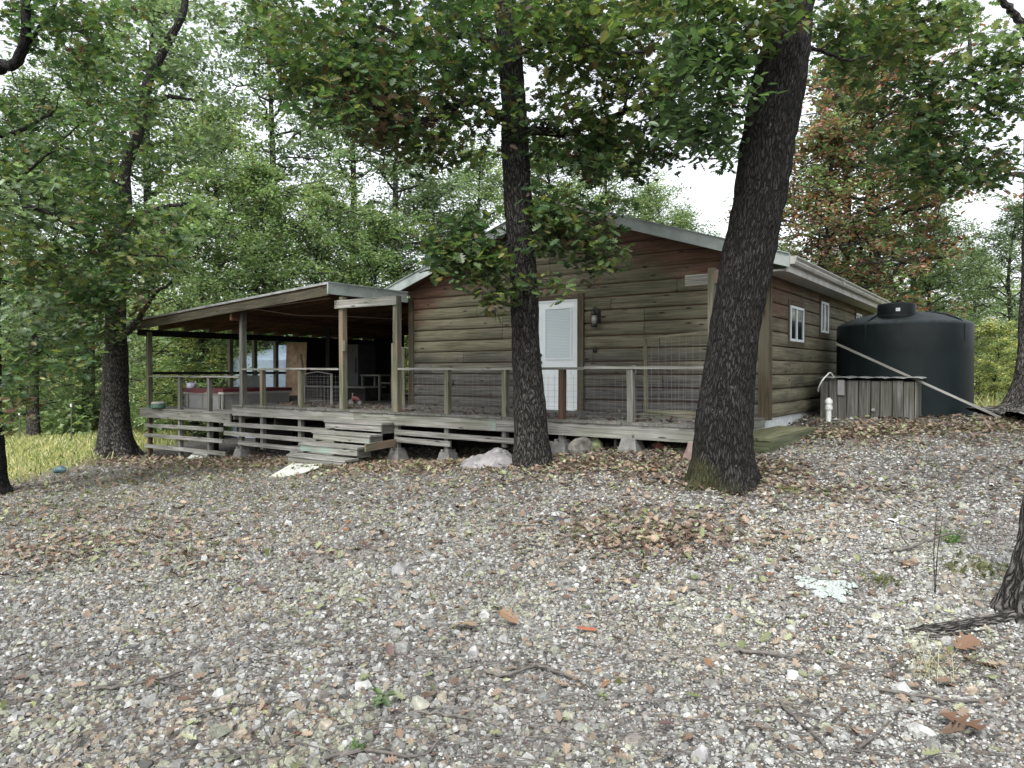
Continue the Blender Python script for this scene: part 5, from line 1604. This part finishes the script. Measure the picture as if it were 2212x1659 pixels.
# thin straight oak in front of the cabin
near_tree('oak_tree', 'straight slender oak with rough bark in front of the cabin door', [(1035, 1102, 1202), (1012, 1106, 1198), (960, 1108, 1188), (890, 1108, 1182), (795, 1105, 1172), (622, 1100, 1163), (476, 1090, 1153), (358, 1083, 1146), (215, 1081, 1137), (71, 1071, 1125), (0, 1067, 1112), (-200, 1060, 1095), (-500, 1050, 1066)], 10.3, M['bark'],
    [([(1100, 262, 10.3), (1075, 245, 10.2), (1031, 218, 10.1), (971, 233, 9.9), (920, 262, 9.7), (827, 233, 9.5), (740, 215, 9.3)], .075, .02),
     ([(1095, 105, 10.3), (1071, 97, 10.3), (1006, 72, 10.6), (917, 104, 10.9), (827, 61, 11.2), (720, 40, 11.5)], .07, .018),
     ([(1110, 125, 10.3), (1142, 100, 10.2), (1180, 88, 10.1), (1239, 86, 9.8), (1311, 115, 9.5), (1436, 104, 9.1)], .06, .016),
     ([(1115, 290, 10.3), (1146, 283, 10.3), (1221, 288, 10.5), (1293, 265, 10.6), (1382, 229, 10.6), (1465, 168, 10.7), (1520, 100, 10.8)], .07, .02),
     ([(1110, 40, 10.3), (1150, -10, 10.4), (1240, -60, 10.6), (1380, -130, 10.9)], .07, .025),
     ([(1085, 20, 10.3), (1040, -40, 10.2), (930, -100, 9.8), (800, -150, 9.4)], .07, .025),
     ([(1345, 245, 10.6), (1358, 200, 10.6), (1375, 160, 10.5), (1388, 130, 10.5)], .025, .01),
     ([(1012, 215, 10.1), (1004, 180, 10.1), (1000, 150, 10.0)], .025, .01),
     ([(1140, 440, 10.3), (1156, 470, 10.15), (1160, 515, 10.0), (1215, 530, 9.9), (1290, 525, 9.7)], .02, .007),
     ([(1110, 515, 10.3), (1092, 526, 10.1), (1042, 537, 9.8), (960, 572, 9.5), (905, 590, 9.4)], .018, .006)],
    [(690, 110, 110, 110, 9, 12, 52, 26, 'oakyellow'), (800, 80, 110, 100, 9, 12.5, 52, 28, 'oak'), (740, 190, 140, 90, 8.8, 11, 60, 28, 'oak'), (870, 190, 140, 110, 9, 12, 62, 26, 'oak'),
     (960, 290, 110, 80, 9.2, 11, 34, 22, 'oakyellow'), (1010, 90, 110, 90, 9, 12.5, 60, 28, 'oak'), (900, 255, 120, 70, 9, 11, 24, 22, 'brown'), (790, 245, 90, 60, 9, 10.5, 16, 22, 'brown'), (900, 330, 90, 30, 9.2, 10.8, 9, 20, 'oakyellow'),
     (1230, 70, 120, 80, 8.6, 12, 60, 26, 'oakyellow'), (1300, 190, 130, 90, 9.2, 12, 66, 28, 'oakyellow'), (1400, 110, 110, 100, 9, 12, 56, 26, 'oakyellow'), (1220, 310, 110, 60, 9.6, 11.5, 44, 26, 'oak'), (1350, 330, 110, 55, 9.6, 11.4, 46, 28, 'oak'),
     (1440, 270, 70, 80, 9.6, 11.5, 26, 26, 'oak'), (1500, 200, 80, 90, 9.8, 11.8, 30, 26, 'oak'), (1560, 300, 60, 50, 10, 11.8, 12, 24, 'oak'), (600, 60, 80, 80, 9, 12, 24, 24, 'oak'), (900, 5, 200, 40, 9, 12, 44, 24, 'oak'), (1180, 10, 120, 45, 9, 12, 34, 24, 'oakyellow'), (1279, 596, 5, 8, 9.9, 10, 2, 12, 'brown'), (1400, 10, 160, 60, 9, 12, 40, 24, 'oakyellow'), (1090, 230, 60, 60, 9.4, 10.0, 12, 22, 'oak'),
     (985, 560, 75, 35, 9.3, 10, 19, 24, 'oak'), (1060, 600, 60, 45, 9.3, 10, 17, 24, 'oakyellow'), (1030, 535, 60, 30, 9.3, 10, 10, 22, 'oak'), (1080, 650, 35, 28, 9.4, 9.9, 6, 20, 'oakyellow'), (1185, 620, 30, 20, 9.5, 10, 5, 20, 'oakyellow'),
     (1230, 520, 75, 45, 9.4, 10.3, 20, 24, 'oak'), (1300, 545, 55, 28, 9.4, 10.2, 11, 22, 'oakyellow'), (1250, 475, 90, 40, 9.6, 10.6, 24, 22, 'oak'), (1190, 470, 35, 40, 9.5, 10, 8, 20, 'oakyellow'), (960, 515, 50, 35, 9.4, 10, 12, 22, 'oak'), (1030, 490, 50, 40, 9.4, 10, 12, 22, 'oak'), (1165, 440, 40, 40, 9.6, 10.1, 8, 22, 'oak'),
     (1050, -300, 650, 250, 8, 13, 150, 24, 'oak')],
    .128, 'oak', dens=.72, flare=.30, nl=4, ph=.8)

# leaning dark tree
near_tree('leaning_tree', 'thick dark tree trunk leaning right in front of the cabin corner', [(1085, 1484, 1640), (1045, 1486, 1636), (987, 1493, 1630), (915, 1500, 1628), (739, 1529, 1640), (593, 1551, 1664), (446, 1578, 1694), (286, 1604, 1721), (143, 1631, 1746), (36, 1665, 1756), (-150, 1700, 1780), (-400, 1740, 1800)], 8.3, M['bark2'],
    [([(1700, 30, 8.3), (1640, -20, 8.1), (1560, -40, 7.8), (1470, -20, 7.5)], .08, .02),
     ([(1720, 10, 8.3), (1790, -40, 8.3), (1900, -50, 8.2), (2010, -20, 8.0)], .08, .02),
     ([(1665, 60, 8.3), (1600, 70, 8.0), (1540, 110, 7.7), (1500, 160, 7.5)], .03, .008),
     ([(1725, 100, 8.3), (1775, 110, 8.5), (1830, 130, 8.6), (1880, 120, 8.7)], .03, .008)],
    [(1490, 90, 75, 90, 6.9, 8.2, 26, 20, 'hickory'), (1560, 180, 70, 90, 7.2, 8.4, 28, 20, 'hickory'), (1480, 260, 50, 60, 7.2, 8.2, 13, 18, 'hickory'), (1600, 60, 70, 70, 7.2, 8.2, 18, 18, 'oakyellow'), (1545, 290, 55, 40, 7.5, 8.4, 11, 18, 'hickory'),
     (1460, 10, 160, 60, 7, 9, 26, 20, 'oakyellow'), (1680, 20, 60, 55, 7.2, 7.9, 12, 16, 'oakyellow')],
    .135, 'oval', flare=1.5, nl=5, ph=2.2, fl_h=.15, anchor=.6, crad=.8, n=72, m=200, rough=.018, fine=.016)
# its yellow-green oak sprays on the right belong to a tree further right, see below

near_tree('wide_oak_tree', 'old oak with a wide flared trunk left of the porch', [(1000, 212, 296), (985, 213, 292), (921, 217, 281), (876, 219, 277), (785, 224, 277), (700, 228, 272), (560, 240, 278), (430, 252, 285), (369, 258, 282), (286, 290, 312), (179, 308, 330), (100, 348, 368), (29, 386, 402), (-80, 400, 412)], 18.4, M['barkgrey'],
    [([(250, 740, 18.4), (300, 690, 17.6), (330, 640, 16.8), (370, 610, 16.2)], .09, .03), ([(245, 640, 18.4), (190, 610, 17.6), (130, 600, 17), (60, 620, 16.5)], .10, .03),
     ([(268, 420, 18.4), (220, 370, 18), (150, 340, 17.6)], .10, .03), ([(300, 240, 18.4), (360, 210, 18.8), (430, 220, 19)], .09, .03), ([(275, 480, 18.4), (340, 450, 18), (400, 440, 17.6)], .09, .03)],
    [(220, 625, 100, 40, 15.8, 18.2, 38, 34, 'oak'), (230, 600, 110, 70, 15.8, 18.4, 44, 32, 'oak'), (350, 560, 60, 45, 16, 18, 20, 30, 'oakyellow'), (130, 640, 100, 70, 15.5, 18, 36, 32, 'oak'), (300, 660, 30, 14, 16, 17.3, 3, 26, 'brown'), (150, 400, 130, 70, 16.5, 20, 34, 32, 'oak'),
     (280, 300, 120, 100, 17, 21, 40, 32, 'oak'), (400, 230, 110, 120, 18, 21, 42, 32, 'blue'), (350, 80, 150, 90, 17, 21, 40, 32, 'blue'), (220, 120, 100, 70, 17, 21, 18, 30, 'oak'), (400, 470, 60, 60, 17, 19, 14, 30, 'green'), (330, 190, 90, 60, 17, 20, 20, 30, 'oak'), (440, 340, 60, 60, 18, 20, 14, 30, 'blue'), (420, 60, 80, 60, 18, 21, 20, 30, 'blue'), (190, 715, 90, 30, 15.8, 17.6, 14, 30, 'oak'), (380, -150, 250, 130, 16, 21, 50, 30, 'green')],
    .15, 'oak', flare=.75, nl=6, ph=.4, fl_h=.3, dens=.75, crad=1.35, anchor=.3)

near_tree('left_edge_tree', 'dark tree at the left edge with limbs hanging over the yard', [(1085, -74, 18), (1068, -70, 14), (960, -66, 6), (860, -68, 0), (700, -70, -2), (400, -64, -4), (100, -75, -18), (-200, -80, -40)], 11.9, M['bark2'],
    [([(-40, 190, 11.9), (-5, 150, 11.7), (30, 138, 11.5), (48, 112, 11.4), (55, 60, 11.3), (58, 0, 11.3), (62, -80, 11.3)], .095, .055),
     ([(48, 110, 11.4), (70, 80, 11.4), (100, 40, 11.5), (130, -10, 11.6)], .04, .02),
     ([(-45, 430, 11.9), (0, 440, 11.4), (50, 444, 11), (110, 462, 10.8), (170, 500, 10.7), (260, 545, 10.7), (360, 555, 10.8)], .05, .01),
     ([(0, 436, 11.4), (60, 370, 11.3), (100, 335, 11.3), (180, 262, 11.4)], .035, .012),
     ([(255, 545, 10.7), (265, 510, 10.7), (290, 470, 10.8)], .015, .006),
     ([(-40, 700, 11.9), (10, 690, 11.4), (70, 720, 11), (110, 780, 10.8)], .03, .008),
     ([(-50, 300, 11.9), (20, 290, 12.2), (120, 240, 12.8)], .05, .02)],
    [(100, 50, 120, 60, 10.5, 12.8, 34, 26, 'oak'), (210, 60, 90, 70, 11, 13, 22, 24, 'oak'), (30, 250, 70, 40, 11, 13, 9, 20, 'oak'), (170, 150, 80, 50, 11, 13, 11, 22, 'oak'), (90, 350, 110, 55, 10.6, 12.6, 26, 26, 'oak'), (190, 310, 90, 60, 10.8, 12, 16, 24, 'oak'),
     (60, 440, 90, 60, 10.4, 12, 26, 26, 'blue'), (180, 440, 110, 60, 10.4, 12, 26, 26, 'oak'), (300, 500, 100, 50, 10.4, 11.4, 18, 24, 'oak'), (60, 560, 90, 70, 10.2, 12, 32, 26, 'oakyellow'), (180, 570, 90, 50, 10.3, 11.6, 22, 24, 'oak'), (330, 560, 90, 30, 10.4, 11.2, 12, 22, 'oakyellow'),
     (60, 680, 90, 60, 10.2, 12, 26, 22, 'blue'), (100, 770, 90, 50, 10.2, 11.6, 22, 22, 'oak'), (40, 830, 50, 40, 10.3, 11.6, 11, 20, 'oak'), (40, 885, 45, 16, 10.3, 11.2, 5, 16, 'brown'), (15, 905, 25, 20, 10.3, 11, 3, 14, 'oak'), (100, -200, 260, 150, 10, 14, 46, 24, 'green')],
    .125, 'oak', dens=.8, flare=.5, anchor=.2, n=40, m=100)

near_tree('right_edge_tree', 'oak at the right edge beyond the tank reaching over the yard', [(915, 2150, 2300), (895, 2172, 2290), (850, 2190, 2282), (780, 2200, 2278), (650, 2208, 2276), (400, 2214, 2272), (150, 2222, 2272), (-150, 2230, 2268)], 12.2, M['barkplain'],
    [([(2235, 330, 12.2), (2212, 250, 12), (2164, 226, 11.8), (2114, 197, 11.6), (2098, 130, 11.5), (2089, 64, 11.4), (2070, 0, 11.3)], .06, .02),
     ([(2240, 420, 12.2), (2212, 380, 12), (2140, 392, 11.6), (2060, 395, 11.3), (1990, 370, 11)], .045, .01),
     ([(2110, 185, 11.6), (2060, 165, 11.3), (1990, 175, 11), (1930, 230, 10.7), (1890, 280, 10.5)], .03, .008),
     ([(2240, 100, 12.2), (2180, 20, 11.8), (2110, -60, 11.4)], .08, .03), ([(2090, 60, 11.4), (2010, 40, 11), (1900, 60, 10.6), (1800, 90, 10.2)], .03, .01)],
    [(1850, 60, 100, 70, 9.2, 11.2, 34, 24, 'oakyellow'), (1960, 60, 100, 80, 9.8, 11.8, 34, 24, 'oakyellow'), (1800, 130, 60, 60, 9.4, 10.6, 16, 22, 'oakyellow'), (2080, 100, 110, 100, 10.4, 12.2, 40, 26, 'green'), (2170, 200, 70, 110, 10.8, 12.4, 28, 26, 'oak'),
     (1960, 190, 90, 60, 10.2, 11.6, 20, 22, 'oak'), (2060, 270, 110, 60, 10.6, 12, 30, 26, 'oak'), (1960, 330, 80, 45, 10.4, 11.6, 22, 24, 'oak'), (2050, 370, 90, 35, 10.6, 11.8, 24, 24, 'oak'), (2150, 360, 70, 40, 11, 12.2, 18, 24, 'oak'), (1880, 250, 40, 50, 10.2, 11, 6, 20, 'oakyellow'),
     (1950, 405, 60, 22, 10.5, 11.4, 8, 20, 'oakyellow'), (2000, -200, 350, 150, 9, 13, 60, 24, 'oak')],
    .128, 'oak', dens=.82, flare=.9, nl=5, anchor=.4, ph=1.)
# its long root
w = Wood(); S = smooth_path([on_ground(2230, 900), on_ground(2160, 905), on_ground(2100, 906), on_ground(2040, 903)], 16)
# near right tree, mostly outside the view, with a big surface root
near_tree('root_tree', 'rough trunk with a big surface root at the lower right edge', [(1385, 2150, 2360), (1340, 2172, 2350), (1290, 2184, 2338), (1200, 2200, 2330), (1050, 2222, 2335), (800, 2248, 2350), (400, 2290, 2385), (0, 2330, 2410), (-500, 2380, 2440)], 4.4, M['barkplain'],
    [([(2225, 1330, 4.4), (2160, 1346, 4.33), (2100, 1354, 4.27), (2040, 1359, 4.22), (1985, 1362, 4.2), (1945, 1368, 4.2)], .080, .018),
     ([(2215, 1350, 4.35), (2150, 1368, 4.2), (2080, 1372, 4.15), (2000, 1376, 4.1)], .04, .012)],
    [(2500, -500, 200, 200, 4, 7, 40, 22, 'oak')], .15, 'oak', wob=.04, flare=.6, nl=5, ph=1.8, n=48, m=120, anchor=.7, rough=.02)

# ------------------------------------------------------------------ woodland trees: five kinds, then individuals
def clump_tree(seed, h, r0, cb, rad, nlimb, nleaf, leaf, pal, lean=.3, topw=.5, tm='oval', second=None):
    """returns (trunk mesh, crown mesh) standing at the origin"""
    rs = random.Random(seed)
    w = Wood()
    P = smooth_path([(0, 0, -.3), (rs.uniform(-.1, .1), rs.uniform(-.1, .1), h * .3), (rs.uniform(-lean, lean), rs.uniform(-lean, lean), h * .65), (rs.uniform(-lean, lean) * 1.5, rs.uniform(-lean, lean), h * .97)], 26)
    R = np.linspace(1, .12, 26) ** .9 * r0; R[:3] *= (1.5, 1.25, 1.08)
    w.sweep(P, R, 10, rough=r0 * .08)
    cl = []
    for k in range(nlimb):
        f = (k + .5) / nlimb
        z = h * (cb + (1 - cb) * f)
        i = min(25, int(z / h * 25)); p0 = P[i]
        a = k * 2.4 + rs.uniform(-.5, .5)
        prof = math.sin(math.pi * min(1, (f * .85 + .12))) ** .7 * (1 - f * (1 - topw))
        ln = rad * prof * rs.uniform(.75, 1.15)
        e = p0 + np.array((math.cos(a) * ln, math.sin(a) * ln, ln * rs.uniform(.05, .55)))
        S = limb_pts(p0, e, .10, 7, .12); w.sweep(S, np.linspace(R[i] * .5, .015, 7), 6)
        for t in (2, 3, 4, 5, 6):
            c = S[t] + RNG.normal(size=3) * .32 * ln * .4
            rr = rs.uniform(.45, .95) * (rad / 4.)
            cl.append((c, (rr, rr, rr * .5), 1., second if (second and rs.random() < .25) else pal))
            if t > 2:
                q = c + RNG.normal(size=3) * np.array((.9, .9, .45)) * rad / 4
                w.sweep(limb_pts(S[t], q, .05, 4), (.02, .015, .01, .006), 4)
                rr2 = rs.uniform(.35, .8) * (rad / 4.); cl.append((q, (rr2, rr2, rr2 * .6), .7, pal))
    tot = sum(c[2] for c in cl)
    cl = [(c[0], c[1], c[2] / tot * nleaf, c[3]) for c in cl]
    V, L, S_, C_ = join(crown(cl, tm, leaf, pal, flat=.5, droop=.35, curl=.2))
    tm_ = np_mesh('trunk', np.concatenate(w.V), np.concatenate(w.L), np.concatenate(w.S), np.concatenate(w.UV), smooth=True)
    tm_.materials.append(M['barkgrey'])
    cm = np_mesh('crown', V, L, S_, col=C_); cm.materials.append(M['leaf'])
    return tm_, cm

KIND = {
    'tallgreen': clump_tree(1, 15, .22, .18, 4.2, 46, 31000, .15, 'green'),
    'blue': clump_tree(2, 14, .2, .25, 3.8, 40, 25000, .15, 'blue', second='green'),
    'light': clump_tree(3, 12, .17, .12, 3.8, 44, 32000, .135, 'light', second='green'),
    'open': clump_tree(4, 16, .24, .35, 3.8, 30, 15000, .175, 'blue'),
    'rust': clump_tree(5, 11, .2, .28, 3.2, 34, 15000, .17, 'rust', second='green'),
    'yellow': clump_tree(6, 6, .09, .05, 2.4, 26, 14000, .12, 'yellow', second='green'),
    'dark': clump_tree(8, 9, .14, .05, 3.4, 36, 22000, .14, 'green', second='oak'),
}
KH = dict(tallgreen=15, blue=14, light=12, open=16, rust=11, yellow=6, dark=9)
WL = [  # u, distance, top v, kind, label, name
    (70, 27, 130, 'blue', 'bluish green tree behind the left edge foliage, leftmost of the woodland', 'woodland_tree'),
    (190, 33, 60, 'open', 'tall green tree standing behind the wide oak trunk', 'woodland_tree'),
    (-60, 34, 330, 'light', 'pale green tree far back at the left edge of the wood', 'woodland_tree'),
    (330, 36, -70, 'open', 'tall open crowned tree with sky showing, left of the yellow topped tree', 'woodland_tree'),
    (470, 31, 215, 'light', 'light green tree with a broad crown rising above the left end of the porch', 'woodland_tree'),
    (560, 27, 330, 'dark', 'dense green tree directly behind the middle of the porch roof', 'woodland_tree'),
    (600, 38, -30, 'open', 'thin tall tree with gaps of sky behind the porch roof', 'woodland_tree'),
    (430, 24, 420, 'dark', 'dark leafy tree low behind the left corner of the porch', 'woodland_tree'),
    (690, 30, 380, 'light', 'pale leafy tree over the high corner of the porch roof', 'woodland_tree'),
    (760, 36, 60, 'open', 'slim airy tree between the porch and the straight oak', 'woodland_tree'),
    (862, 30, 100, 'open', 'tree with a visible dark trunk left of the straight oak', 'woodland_tree'),
    (940, 33, 370, 'light', 'light green rounded tree behind the left slope of the cabin roof', 'woodland_tree'),
    (800, 28, 450, 'dark', 'bushy green tree just over the joint of porch and cabin roofs', 'woodland_tree'),
    (1040, 36, 300, 'tallgreen', 'green tree behind the cabin just left of the straight oak trunk', 'woodland_tree'),
    (1190, 33, 280, 'light', 'pale green tree rising over the ridge of the cabin roof', 'woodland_tree'),
    (1310, 34, 290, 'light', 'leafy light green tree right of the ridge of the cabin roof', 'woodland_tree'),
    (1400, 37, 380, 'tallgreen', 'small green tree top over the right slope of the cabin roof', 'woodland_tree'),
    (1475, 44, 440, 'blue', 'distant bluish tree top in the open sky gap beside the leaning tree', 'woodland_tree'),
    (1650, 50, 470, 'blue', 'faint distant tree behind the leaning trunk', 'woodland_tree'),
    (1770, 24, 230, 'rust', 'oak with rust red dead leaves behind the right eave of the cabin', 'oak_tree'),
    (1893, 26, 20, 'rust', 'vine covered tree with red brown leaves right of the rust red oak', 'oak_tree'),
    (2010, 28, 440, 'blue', 'bluish green tree just behind the black tank', 'woodland_tree'),
    (1965, 34, 200, 'open', 'airy tree seen through the gap right of the vine covered tree', 'woodland_tree'),
    (2185, 24, 420, 'blue', 'dense bluish green tree at the right edge behind the tank', 'woodland_tree'),
    (2110, 33, 520, 'tallgreen', 'mid green tree low in the gap right of the tank dome', 'woodland_tree'),
    (2150, 19, 690, 'yellow', 'yellow green shrub just right of the black tank', 'shrub'),
    (2210, 17, 740, 'yellow', 'bright yellow green shrub at the right edge below the oak', 'shrub'),
    (420, 24, 690, 'yellow', 'yellow green shrub seen under the left end of the porch roof', 'shrub'),
    (455, 28, 660, 'dark', 'dark green shrub seen between the porch posts', 'shrub'),
    (330, 28, 640, 'dark', 'dark shrub behind the left corner post of the porch', 'shrub'),
    (180, 30, 640, 'dark', 'dark leafy shrub at the edge of the field left of the wide oak', 'shrub'),
    (60, 32, 660, 'tallgreen', 'low green tree at the far edge of the field', 'woodland_tree'),
    (870, 27, 690, 'yellow', 'small yellow green shrub seen through the rear of the porch', 'shrub'),
    (1820, 31, 80, 'open', 'green tree filling behind the rust red oak', 'woodland_tree'),
    (1700, 34, 560, 'light', 'pale tree low behind the leaning trunk and the right eave', 'woodland_tree'),
]
used = set()
for u, Y, vt, kd, lab, nm in WL:
    p = at(u, 803, Y); z0 = gz(p[0], Y); top = at(u, vt, Y)[2]
    s = (top - z0) / KH[kd]
    o = thing(nm, lab, 'shrub' if nm == 'shrub' else 'tree', (p[0], Y, z0), 'woodland behind the cabin')
    tm_, cm = KIND[kd]
    sx = min(max(s, .55), 1.35) if kd != 'yellow' else s * 1.2
    o.scale = (sx, sx, s); o.rotation_euler = (0, 0, random.uniform(0, 6.28))
    for nme, me_ in (('trunk', tm_), ('crown', cm)):
        c = bpy.data.objects.new(nme, me_); COL.objects.link(c); c.parent = o

# far wood and undergrowth
def mass(name, label, n, sampler, size, pal, tm='tri'):
    c, tint = sampler(n)
    V, L, S_, C_ = scatter(c, rots(len(c), .5, .3), size * RNG.uniform(.6, 1.3, len(c)), tm, colours(pal, len(c)) * tint)
    return tag(link(name, np_mesh(name, V, L, S_, col=C_), M['leaf']), label, 'woods', kind='stuff')
def far_s(n):
    k = 420; bx = RNG.uniform(-62, 62, k); by = RNG.uniform(44, 66, k); bz = RNG.uniform(0, 1, k) ** .8; br = RNG.uniform(1.2, 2.6, k)
    hh = 9.5 + 2.2 * np.sin(bx * .31) - np.where((bx > 8) & (bx < 22), 2.5, 0) - np.where((bx > 28), 1.5, 0)
    q = RNG.integers(0, k, n); d = RNG.normal(size=(n, 3)); d /= np.linalg.norm(d, axis=1)[:, None]
    c = np.stack([bx[q], by[q], -1.6 + bz[q] * hh[q]], 1) + d * (RNG.random(n) ** .4 * br[q])[:, None]
    c[:, 2] = np.maximum(c[:, 2], -1.8)
    return c, RNG.uniform(.8, 1.25, k)[q][:, None]
mass('far_woods', 'distant mass of green woodland closing the view', 120000, far_s, .46, 'light')
def under_s(n):
    k = 260; bx = RNG.uniform(-34, 30, k); by = RNG.uniform(27, 40, k); br = RNG.uniform(.5, 1.5, k)
    q = RNG.integers(0, k, n); d = RNG.normal(size=(n, 3)); d /= np.linalg.norm(d, axis=1)[:, None]
    c = np.stack([bx[q], by[q], GZ(bx, by)[q] + br[q] * .6], 1) + d * (RNG.random(n) ** .4 * br[q])[:, None]
    return c, RNG.uniform(.7, 1.2, k)[q][:, None]
mass('undergrowth', 'dark leafy undergrowth at the foot of the woodland', 60000, under_s, .24, 'green')

# brush pile beyond the wide oak
w = Wood(); cbx = on_ground(235, 905)
for k in range(240):
    p = np.array((cbx[0] + random.uniform(-3.4, 3.4), 27 + random.uniform(-1, 1), 0)); p[2] = gz(p[0], p[1]) + random.uniform(.05, 1.5)
    a = random.uniform(0, 6.28); l = random.uniform(.6, 1.8)
    e = p + np.array((math.cos(a) * l, math.sin(a) * l * .5, random.uniform(-.3, .3)))
    r = random.uniform(.015, .06); w.sweep(limb_pts(p, e, .03, 4), (r, r * .9, r * .7, r * .4), 5)
tag(w.build('brush_pile', M['bark2'], None), 'dark pile of dead brush at the far edge of the field', 'brush pile')

# leaves and debris on the deck floor
n = 900; X = RNG.uniform(-10.5, 0, n); B = np.where(RNG.random(n) < .65, RNG.uniform(DB + .12, DB + .9, n), RNG.uniform(-2.2, -.1, n))
B = np.where(X < -7.9, B + RNG.random(n) * .5, B)
P = Hv(np.stack([X, B, np.full(n, DZ + .012)], 1))
V, L, S_, C_ = join([scatter(P, rots(n, 1.2, 0), RNG.uniform(.04, .09, n), 'oak', colours([((.09, .06, .045), 3), ((.06, .042, .034), 3), ((.15, .11, .08), 1)], n), 1.1)])
tag(link('deck_leaves', np_mesh('deck_leaves', V, L, S_, col=C_), M['dryleaf']), 'dry leaves scattered over the deck floor', 'fallen leaves', kind='stuff')
n = 700; X = RNG.uniform(-8, .3, n); B = RNG.uniform(-.4, 9.5, n)
P = Hv(np.stack([X, B, APEX - SL * np.abs(X + W / 2) + .03], 1))
V, L, S_, C_ = join([scatter(P, rots(n, 1.4, 0), RNG.uniform(.05, .10, n), 'oak', colours([((.16, .09, .055), 3), ((.10, .06, .04), 3)], n), 1.)])
tag(link('roof_leaves', np_mesh('roof_leaves', V, L, S_, col=C_), M['dryleaf']), 'dry leaves lying on the cabin roof', 'fallen leaves', kind='stuff')

# ------------------------------------------------------------------ camera, light, render
cam = bpy.data.cameras.new('camera'); cam.sensor_width = 36; cam.lens = 1560 / 2212 * 36
cam.clip_start = .05; cam.clip_end = 2000
co = bpy.data.objects.new('camera', cam); COL.objects.link(co)
co.location = (0, 0, EYE); co.rotation_euler = (math.radians(90) - PITCH, 0, 0)
scene.camera = co

world = bpy.data.worlds.new('World'); scene.world = world; world.use_nodes = True
nt = world.node_tree; nt.nodes.clear(); q = N(nt)
sky = q.n('ShaderNodeTexSky', sky_type='NISHITA'); sky.sun_disc = False
SUN_EL, SUN_AZ = math.radians(52), math.radians(200)
sky.sun_elevation = SUN_EL; sky.sun_rotation = SUN_AZ; sky.air_density = 1.0; sky.dust_density = 4; sky.ozone_density = 1
hs = q.n('ShaderNodeHueSaturation'); hs.inputs['Saturation'].default_value = .22; q.lk(sky.outputs[0], hs.inputs['Color'])
bg = q.n('ShaderNodeBackground'); bg.inputs['Strength'].default_value = .15; q.lk(hs.outputs[0], bg.inputs[0])
ow = q.n('ShaderNodeOutputWorld'); q.lk(bg.outputs[0], ow.inputs[0])
sl = bpy.data.lights.new('sun', 'SUN'); sl.energy = 1.0; sl.angle = math.radians(14); sl.color = (1, .97, .92)
so = bpy.data.objects.new('sun', sl); COL.objects.link(so)
sd = Vector((math.sin(SUN_AZ) * math.cos(SUN_EL), math.cos(SUN_AZ) * math.cos(SUN_EL), math.sin(SUN_EL)))
so.rotation_euler = sd.to_track_quat('Z', 'Y').to_euler(); so.location = (0, 0, 20)

scene.view_settings.view_transform = 'Standard'; scene.view_settings.look = 'None'
scene.view_settings.exposure = 1.5; scene.view_settings.gamma = 1
scene.cycles.use_denoising = True; scene.cycles.denoising_input_passes = 'RGB_ALBEDO_NORMAL'; scene.cycles.denoising_prefilter = 'NONE'
scene.cycles.max_bounces = 6; scene.cycles.diffuse_bounces = 3; scene.cycles.transmission_bounces = 4; scene.cycles.glossy_bounces = 3
scene.cycles.use_adaptive_sampling = True; scene.cycles.adaptive_threshold = .015
